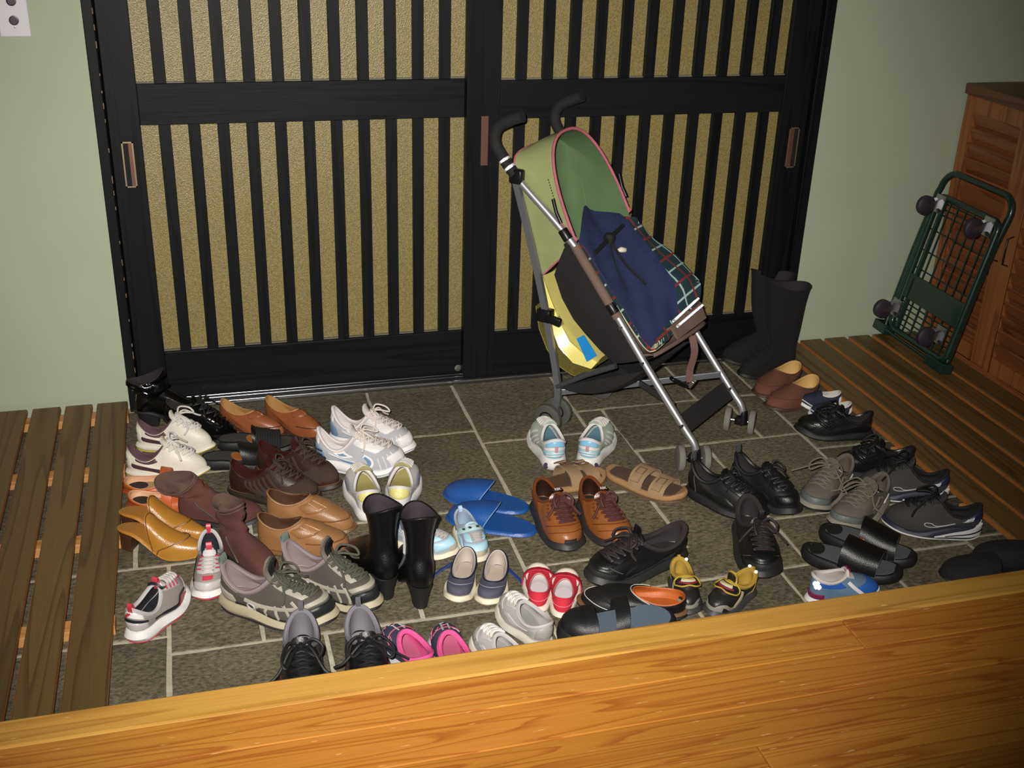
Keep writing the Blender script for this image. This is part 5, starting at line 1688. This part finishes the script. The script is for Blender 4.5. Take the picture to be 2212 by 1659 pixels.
# black leather hikers beside the front wheel
for k, (pl, sd, lb) in enumerate((((1.3858, -0.7695, -54, 0.215), -1, 'black leather laced shoe standing against the stroller front wheel, left of its mate'), ((1.5158, -0.7542, -64, 0.21), 1, 'black leather laced shoe with upright heel loop, right of the one at the wheel'))):
    s = Shoe('black_walking_shoe', lb, 'shoe', 'black walking shoes', pl, sd, W=.40, T=((0, .48), (.3, .42), (.66, .53), (.9, .60), (1, .54)), toe=.044, oz=(.098, .064, .094), op=(.255, .225, .30), th=(.028, .020), inst=27, bulge=.006, spring=.012)
    s.sole(black_rub, bulge=.005); s.upper(dull_blk); s.lining(dark_in, collar=dull_blk, cr=.005); s.insole(dark_in)
    s.patch('heel_counter', black_lea, 132, 228, .04, .60, .002); s.patch('toe_cap', black_lea, -52, 52, .06, .36, .002); s.patch('side_panel', black_lea, 62, 112, .08, .5, .0018, both=True); s.patch('eyestay', black_lea, 14, 38, .46, .97, .0026, both=True)
    s.line('side_seam', FA('grey_thread_dark', '5a5a5e'), [(134, .04), (130, .5), (126, .96)], .0009, both=True)
    s.tongue(black_lea, .018, .66); s.laces(mat('black_lace', '101012', .6), 6, 24, .48, .97, .0028, eyelet=PL('gunmetal', '6a6a70', .3), loops=.026, seed=40 + k)
    s.pull(PL('black_white_loop', '4c4c50', .6), 180, .026, .006)

# big black sneakers, one pointing at the viewer, one pointing left
for k, (pl, sd, lb) in enumerate((((1.4537, -0.9497, -104, 0.25), 1, 'big black laced sneaker pointing at the viewer beside the yellow child shoe'), ((1.2537, -1.0398, 194, 0.265), -1, 'big black laced sneaker pointing left with brown-black lining, above the black clog'))):
    s = Shoe('black_sneaker', lb, 'sneaker', 'big black sneakers', pl, sd, W=.39, T=((0, .48), (.3, .42), (.66, .53), (.9, .60), (1, .54)), toe=.042, oz=(.090, .058, .090), op=(.275, .25, .33), th=(.030, .022), inst=25, bulge=.006, spring=.016)
    s.sole(RU('dusty_black_rubber', '232324'), bulge=.006); s.upper(LE('soft_black_leather', '141415', .42)); s.lining(FA('brown_black_lining', '2b2326'), collar=FA('brown_black_lining', '2b2326'), cr=.006, th=.007); s.insole(FA('brown_black_lining', '2b2326'))
    s.patch('toe_bumper', RU('dusty_black_rubber', '232324'), -48, 48, .0, .17, .0035); s.patch('toe_box', black_lea, -34, 34, .2, .44, .0016); s.patch('side_panel', dull_blk, 56, 104, .08, .55, .002, both=True); s.patch('heel_counter', black_lea, 134, 226, .04, .55, .0022); s.patch('eyestay', black_lea, 14, 36, .44, .98, .003, both=True)
    for i in range(3):
        s.line('side_rib', RU('dusty_black_rubber', '232324'), [(60 + i * 8, .06 + i * .05), (90, .12 + i * .06), (124, .14 + i * .1)], .0018, .002, both=True)
    s.line('seam', FA('grey_thread_dark', '5a5a5e'), [(-52, .22), (-26, .30), (0, .33), (26, .30), (52, .22)], .0008)
    s.tongue(LE('soft_black_leather', '141415'), .018, .66, up=.5); s.laces(mat('black_brown_lace', '241c1c', .7), 6, 24, .46, .96, .0032, eyelet=PL('gunmetal', '6a6a70', .3), loops=.030, seed=50 + k)
    s.pull(black_lea, 0, .034, .006, 'tongue_loop')

# black clog with orange lining
s = Shoe('loafer', 'black leather loafer with bright orange lining and white topstitching, behind the blue-insoled slipper', 'shoe', None, (1.1664, -1.2640, 158, 0.232), 1, W=.40, toe=.030, oz=(.056, .050, .062), op=(.27, .245, .38), th=(.018, .012), lift=.008, inst=18)
s.sole(black_rub, z1=.55); s.sole(LE('tan_sole_edge', '6a5036', .5), z0=.55, name='welt'); s.block_heel(black_rub, .26, .95); s.upper(LE('matt_black_leather', '161618', .5)); s.lining(LE('bright_orange_lining', 'b05a24', .45)); s.insole(LE('bright_orange_lining', 'b05a24'))
s.patch('wide_strap', LE('matt_black_leather', '161618'), -74, 74, .46, .97, .004)
s.line('topstitch', FA('white_thread', 'c8c8c0'), [(-62, .30), (-34, .26), (0, .24), (34, .26), (62, .30)], .0009); s.line('topstitch', FA('white_thread', 'c8c8c0'), [(-72, .97), (-40, .985), (0, .985), (40, .985), (72, .97)], .0009, .004)

# black slipper with blue-grey footbed and T-strap
s = Shoe('comfort_slipper', 'black slipper with blue-grey footbed and two black straps, against the wooden step', 'slipper', None, (1.1073, -1.3246, 172, 0.238), 1, W=.42, T=((0, .54), (.3, .50), (.66, .54), (.9, .60), (1, .56)), th=(.056, .040), spring=.004, bend=.015)
s.sole(black_rub, bulge=.003, lip=.004); s.insole(FA('blue_grey_footbed', '56626f'), -.008, .004); s.pad(FA('blue_grey_pad', '5c6a78'), .03, .42, .82, .0065, 'footbed_pad')
s.vamp(LE('matt_black_leather', '161618'), .74, .040, .02, h_toe=.018, pw=2.6, g=.002)
s.band('cross_strap', LE('matt_black_leather', '161618'), .42, .54, .052, .050, th=.003, g=.003, skew=-.05)
s.band('side_wall', LE('matt_black_leather', '161618'), .70, .80, .045, .042, th=.003, g=.003)

# yellow and black child shoes
yel_l = FA('mustard_mesh', 'a68632')
for k, (pl, sd, lb) in enumerate((((1.2011, -1.1277, -100, 0.145), 1, 'black and yellow child shoe with printed strap pointing at the viewer beside the loafer'), ((1.3467, -1.2095, 206, 0.152), -1, 'black and yellow child shoe with raised tongue pointing left, bright reflectors at its heel'))):
    s = Shoe('yellow_child_shoe', lb, 'sneaker', 'black and yellow child shoes', pl, sd, W=.43, toe=.034, oz=(.062, .046, .062), op=(.28, .25, .35), th=(.020, .015), inst=25, bulge=.004)
    s.sole(RU('grey_black_rubber', '3a3a3a'), bulge=.004); s.upper(LE('black_synthetic', '222220', .4)); s.lining(yel_l, collar=yel_l, cr=.005, th=.006); s.insole(yel_l)
    s.ribbon('grey_wave', PL('grey_overlay', '8c887c', .5), [(14, .06), (40, .20), (66, .10), (96, .22), (130, .10)], .0040); s.ribbon('side_stripe', PL('beige_overlay', 'b0a684', .5), [(70, .12), (74, .5), (66, .8)], .0046, .0026)
    s.patch('toe_bumper', PL('grey_overlay', '8c887c'), -40, 40, .0, .12, .003)
    s.ribbon('yellow_trim', PL('yellow_trim', 'b89a36', .5), [(132, .1), (140, .5), (142, .95)], .0026, .0024)
    b_ = s.patch('hook_strap', LE('black_synthetic', '222220'), -46, 46, .60, .97, .0075)
    for pts in ([(-44, .64), (-46, .80), (-30, .95), (0, .93), (30, .95), (46, .80), (44, .64), (22, .62), (0, .68), (-22, .62), (-44, .64)],):
        MB().tube(s.path(pts, .0082, 4), .0018, 6).build('strap_piping', PL('yellow_trim', 'c8a83c'), b_)
    s.ribbon('strap_print', PL('white_print2', 'c8c4b0', .4), [(-22, .84), (0, .83), (22, .84)], .0048, .0098, parent=b_, both=False)
    s.ribbon('strap_print', PL('red_print', '8a2030', .4), [(-30, .76), (0, .74), (30, .76)], .0026, .0098, parent=b_, both=False)
    s.ribbon('strap_print', PL('yellow_trim', 'c8a83c'), [(-18, .845), (18, .845)], .0018, .0108, parent=b_, both=False)
    if k:
        s.tongue(PL('yellow_trim', 'c8a83c'), .026, .60, up=.85, th=.004); s.tongue(LE('black_synthetic', '222220'), .023, .46, t0=.85, up=.85, name='tongue_face', curl=.004, th=.004)
    s.pull(yel_l, 180, .008, .003)
    for f in ((142,) if k == 0 else (150, 196)):
        s.retro(s.O(math.radians(f)) + Vector((0, 0, .007)), .0075, .006)

# brown suede slip-ons at the duckboard
bsd = SU('red_brown_suede', '6a4030')
for k, (pl, sd, lb) in enumerate((((2.0135, -0.1806, 209, 0.225), -1, 'red-brown suede slip-on with cream lining, farther of the pair by the tall boots'), ((2.0162, -0.2857, 207, 0.225), 1, 'red-brown suede slip-on with cream lining, nearer of the pair'))):
    s = Shoe('suede_slip_on', lb, 'shoe', 'red-brown suede slip-ons', pl, sd, W=.40, T=((0, .50), (.3, .46), (.66, .54), (.9, .60), (1, .56)), toe=.034, oz=(.062, .046, .066), op=(.285, .26, .38), th=(.012, .010), inst=20)
    s.sole(RU('brown_crepe', '4a3428')); s.upper(bsd); s.lining(LE('butter_lining', 'd0aa68', .55), collar=bsd, cr=.002, th=.004); s.insole(LE('butter_insole', 'd8b478', .55)); s.pad(FA('pale_pad', 'c8b8a4'), .03, .42, .66)
    s.line('apron_seam', SU('apron_dark', '54302a'), [(-66, .5), (-34, .40), (0, .36), (34, .40), (66, .5)], .001)

# navy slip-ons with white trim
for k, (pl, sd, lb) in enumerate((((2.0409, -0.4023, 166, 0.125), -1, 'navy canvas slip-on with white piping, farther of the pair beside the duckboard'), ((2.0319, -0.4763, 166, 0.125), 1, 'navy canvas slip-on with white piping, nearer of the pair, behind the black lace-up'))):
    s = Shoe('canvas_slip_on', lb, 'shoe', 'navy canvas slip-ons', pl, sd, W=.44, toe=.034, oz=(.056, .044, .050), op=(.32, .26, .34), th=(.014, .012), inst=18, bend=.02)
    s.sole(white_rub, bulge=.001); nv = FA('dark_navy_canvas', '22263a'); s.upper(nv); s.lining(FA('white_lining2', 'ccc8c0'), collar=white_rub, cr=.0014); s.insole(FA('white_lining2', 'ccc8c0'), -.008, .004)
    s.band('elastic_strap', nv, .52, .66, .046, .042, th=.003, g=.002)
    s.line('toe_piping', white_rub, [(-84, .05), (-50, .10), (0, .12), (50, .10), (84, .05)], .0016)
    s.patch('heel_patch', white_rub, 140, 220, .2, .75, .0018)

# black leather lace-ups along the duckboard
wrk = LE('creased_black_leather', '151516', .32)
for k, (pl, sd, lb) in enumerate((((2.0278, -0.5877, 164, 0.212), 1, 'black leather lace-up with creased vamp, behind the navy slip-ons beside the duckboard'), ((2.0224, -0.8038, 164, 0.212), -1, 'black leather lace-up between its mate and the graphite running shoes'))):
    s = Shoe('black_lace_up', lb, 'shoe', 'black leather lace-ups', pl, sd, W=.40, toe=.038, oz=(.078, .052, .084), op=(.25, .22, .30), th=(.024, .018), inst=26, bulge=.005)
    s.sole(black_rub, bulge=.004); s.upper(wrk); s.lining(dark_in, collar=wrk, cr=.004); s.insole(dark_in)
    s.patch('toe_cap', black_lea, -50, 50, .06, .34, .0018)
    for i in range(5):
        s.line('vamp_crease', wrk, [(-74 + i * 4, .30 + i * .09), (-50 + i * 3, .40 + i * .07), (-24, .48 + i * .05)], .0018, .0006, both=True)
    s.patch('eyestay', black_lea, 14, 40, .52, .97, .003, both=True); s.line('welt_stitch', FA('grey_thread_dark', '5a5a5e'), [(a, .02) for a in range(0, 361, 24)], .0008, .0012)
    s.tongue(wrk, .018, .6, up=.6); s.laces(mat('black_lace', '101012', .6), 4, 26, .56, .97, .003, loops=.030, seed=60 + k)
# grey hiking shoes
ghk = SU('grey_nubuck', '625a54')
for k, (pl, sd, lb) in enumerate((((1.8259, -0.7994, 214, 0.228), -1, 'grey nubuck hiking shoe with cord laces, left of its mate, toe towards the slides'), ((1.8631, -0.9086, 212, 0.228), 1, 'grey nubuck hiking shoe with cord laces and white heel bar, right of its mate'))):
    s = Shoe('grey_walking_shoe', lb, 'sneaker', 'grey nubuck hiking shoes', pl, sd, W=.40, T=((0, .48), (.3, .42), (.66, .53), (.9, .62), (1, .56)), toe=.038, oz=(.078, .052, .086), op=(.25, .22, .30), th=(.026, .018), inst=26, bulge=.005, spring=.012)
    s.sole(RU('stone_grey_rubber', '8a8478'), bulge=.005, z0=.3); s.sole(black_rub, z1=.4, name='outsole'); s.upper(ghk); s.lining(FA('warm_grey_lining', '5a5048'), collar=ghk, cr=.005); s.insole(dark_in)
    s.patch('toe_guard', RU('blue_grey_toe', '5c6260'), -54, 54, .0, .22, .003); s.patch('quarter', RU('pale_grey_overlay', '8e8878'), 60, 84, .42, .92, .002, both=True); s.patch('quarter_inlay', ghk, 64, 80, .50, .84, .0032, both=True); s.patch('side_panel', RU('dark_grey_panel', '3c3834'), 44, 76, .08, .3, .002, both=True)
    s.patch('eyestay', ghk, 14, 40, .46, .97, .003, both=True)
    s.patch('heel_bar', white_rub, 118, 142, .04, .32, .003, both=True); s.ribbon('tongue_edge', white_rub, [(-50, .98), (-34, .99)], .0012, .006, both=True)
    s.tongue(ghk, .024, .7, up=.5); s.laces(mat('grey_cord', '6e685a', .8), 6, 26, .46, .96, .0022, fl='cross', loops=.044, seed=70 + k)

# dark grey running shoes with white heels
dgm = FA('graphite_mesh', '3a3838')
for k, (pl, sd, lb) in enumerate((((2.0014, -1.1176, 152, 0.222), 1, 'graphite running shoe with small tick, white side label and striped heel'), ((2.0224, -0.9543, 149, 0.222), -1, 'graphite running shoe behind the one with the white side label'))):
    s = Shoe('graphite_runner', lb, 'sneaker', 'graphite running shoes', pl, sd, W=.40, T=((0, .46), (.3, .44), (.66, .54), (.9, .60), (1, .52)), toe=.044, oz=(.088, .058, .094), op=(.25, .215, .28), th=(.036, .012), inst=26, bulge=.008, spring=.006)
    s.sole(RU('navy_black_rubber', '26283a'), bulge=.003); s.sole(white_rub, z1=.14, name='outsole', grow=.003); s.upper(dgm); s.lining(FA('black_lining', '161414'), collar=FA('black_lining', '161414'), cr=.004); s.insole(dark_in)
    for sg in (1, -1):
        s.sole_band('heel_wedge', white_rub, 92 * sg, 172 * sg, lambda a: .30, lambda a: .45 + .75 * a, .0030)
        s.sole_band('wedge_line', navyp, 104 * sg, 170 * sg, lambda a: .34 + .35 * a, lambda a: .40 + .40 * a, .0042)
    s.patch('heel_cap', PL('navy_heel', '23264a', .4), 122, 238, .36, .92, .0018); s.patch('side_label', mat('pale_label2', 'c8ccd4', .4, var=0), 116, 136, .46, .80, .0046, both=True)
    s.line('label_mark', PL('grey_print', '8a9098', .5), [(122, .66), (126, .58), (130, .66)], .0008, .0056, both=True)
    s.ribbon('side_tick', dgm, [(66, .40), (74, .30), (82, .34), (104, .48)], lambda q: .0042 * (1 - q) + .0006, .0024); s.line('tick_edge', mat('silver_thread', 'c0beb8', .4), [(104, .49), (84, .37), (70, .45), (64, .40), (72, .30), (84, .31), (104, .47)], .0010, .003, both=True)
    s.tongue(dgm, .022, .6); s.laces(mat('black_lace', '101012', .6), 5, 22, .54, .96, .0026, loops=.038, seed=80 + k)

# black slide slippers
gfb = RU('grey_footbed', '5a5c60', .6)
for k, (pl, sd, lb) in enumerate((((1.5318, -1.1038, -42, 0.222), -1, 'black slide slipper with small crest on the strap, nearer the blue child shoe'), ((1.6171, -1.0355, -48, 0.225), 1, 'black slide slipper with open toe, farther from the step'))):
    s = Shoe('slide_slipper', lb, 'slipper', 'black slides', pl, sd, W=.39, T=((0, .54), (.3, .50), (.66, .53), (.9, .60), (1, .56)), th=(.030, .024), spring=.006, bend=.02)
    s.sole(black_rub, bulge=.002, lip=.003); s.insole(gfb, -.007, .002); s.pad(black_rub, .06, .22, .58, .0036, 'heel_dot')
    b_ = s.band('strap', black_lea, .42, .80, .060, .044, th=.006, g=.003, skew=.06 * sd); s.band('strap_lining', LE('grey_strap_lining', '55575c', .6), .418, .802, .0570, .0410, th=.0018, g=.0005, skew=.06 * sd)
    if k == 0:
        for i, (dx_, dz_, c__) in enumerate(((0, .004, 'c83a2c'), (.005, .002, 'd8a83c'), (.003, -.003, 'e0e0e0'))):
            p = s.arch(.53 + dx_, .14, .060, .0095)
            MB().lathe([(0, -.004), (.0035, -.004), (.0035, .0012), (0, .0018)], 10, Matrix.Translation(p + Vector((dx_, 0, dz_))) @ Matrix.Rotation(-PI / 2 if p.y > 0 else PI / 2, 4, 'X')).build('crest', mat('crest_' + c__, c__, .5, var=0), b_)

# blue and white child shoes by the step
bk1 = SU('steel_blue_suede', '5e7890')
roy = PL('royal_blue', '2c5cae', .45)
s = Shoe('blue_child_shoe', 'blue child shoe with white padded lining, burgundy heel and bright heel reflector, at the step', 'sneaker', None, (1.4518, -1.2735, -5, 0.165), 1, W=.42, toe=.034, oz=(.072, .062, .074), op=(.27, .24, .34), th=(.018, .014), inst=27, bulge=.004)
wl = FA('white_padded_lining', 'ccc4c0')
s.sole(white_rub, bulge=.003); s.upper(bk1); s.lining(wl, collar=wl, cr=.004, th=.006); s.insole(wl)
s.patch('vamp', roy, -58, 58, .10, .62, .0016); s.patch('toe_tip', white_rub, -40, 40, .0, .16, .0026)
s.patch('heel_guard', PL('burgundy', '7a2244', .4), 130, 230, .02, .24, .0026); s.patch('collar_band', roy, 64, 140, .66, .95, .0022, both=True); s.ribbon('side_bar', white_rub, [(62, .1), (58, .5), (50, .85)], .0040, .0034)
s.tongue(wl, .012, .7, up=.6); s.pull(PL('burgundy', '7a2244'), 0, .012, .006, 'tongue_tab')
for f, t in ((212, .86), (208, .68), (218, .72), (203, .80)):
    s.retro(s.S(math.radians(f), t, .004), .009, .010)

# dark cloth slippers at the right edge
for k, (pl, sd, lb) in enumerate((((2.0094, -1.2991, 168, 0.21), 1, 'charcoal cloth slipper at the right edge, toe against the step, nearer of the pair'), ((2.1030, -1.2917, 153, 0.2), -1, 'charcoal cloth slipper at the right edge, farther of the pair'))):
    s = Shoe('cloth_slipper', lb, 'slipper', 'charcoal cloth slippers', pl, sd, W=.42, T=((0, .54), (.3, .48), (.66, .54), (.9, .62), (1, .58)), th=(.012, .010), spring=.002, bend=.01)
    cl = FA('charcoal_cloth', '1b1a1d'); s.sole(black_rub, grow=.001); s.insole(cl, -.002, .002); s.vamp(cl, .46, .050, -.04, h_toe=.016, pw=2.4, g=.001)
    MB().tube([s.arch(.46 - .04 * sin(PI * j / 20), j / 20, .0505, .0012) for j in range(21)], .0015, 5).build('edge_binding', mat('black_cord', '101012', .8), s.root)

# tall black boots by the right door post
for k, (pl, sd, lb) in enumerate((((2.0349, -0.1189, 184, 0.205), -1, 'tall black suede boot by the right door post, nearer of the pair'), ((2.0350, -0.0208, 180, 0.205), 1, 'tall black suede boot behind its mate against the right door'))):
    s = Shoe('tall_boot', lb, 'boot', 'tall black boots', pl, sd, W=.38, toe=.040, oz=(.096, .086, .104), op=(.25, .21, .30), th=(.020, .012), inst=36)
    tb = SU('black_suede', '121010')
    sh = lambda f, q, s=s, k=k: s.O(f) + Vector((.006 * sin(3 * q), 0, (.205 + .006 * cos(f)) * q)) + Vector((cos(f) * (.036 * q + .004 * sin(5 * q)) + .012 * q, sin(f) * (.024 * q), 0))
    s.sole(black_rub); s.upper(tb, shaft=sh); s.lining(dark_in, shaft=sh, th=.004); s.insole(dark_in, -.014)
    MB().tube([p + Vector((0, 0, .001)) for p in s.top], .0022, 6, True).build('top_binding', tb, s.root)
    s.line('ankle_seam', tb, [(60, .98), (110, .96), (180, .98), (250, .96), (300, .98)], .0015)

# ------------------------------------------------------------------ the whole place was laid out in a 1 : 1.2 drawing; bring it to life size
for o in list(scene.objects):
    if o.parent is None and o.type not in ('CAMERA', 'LIGHT'):
        o.location = o.location * K
        o.scale = o.scale * K
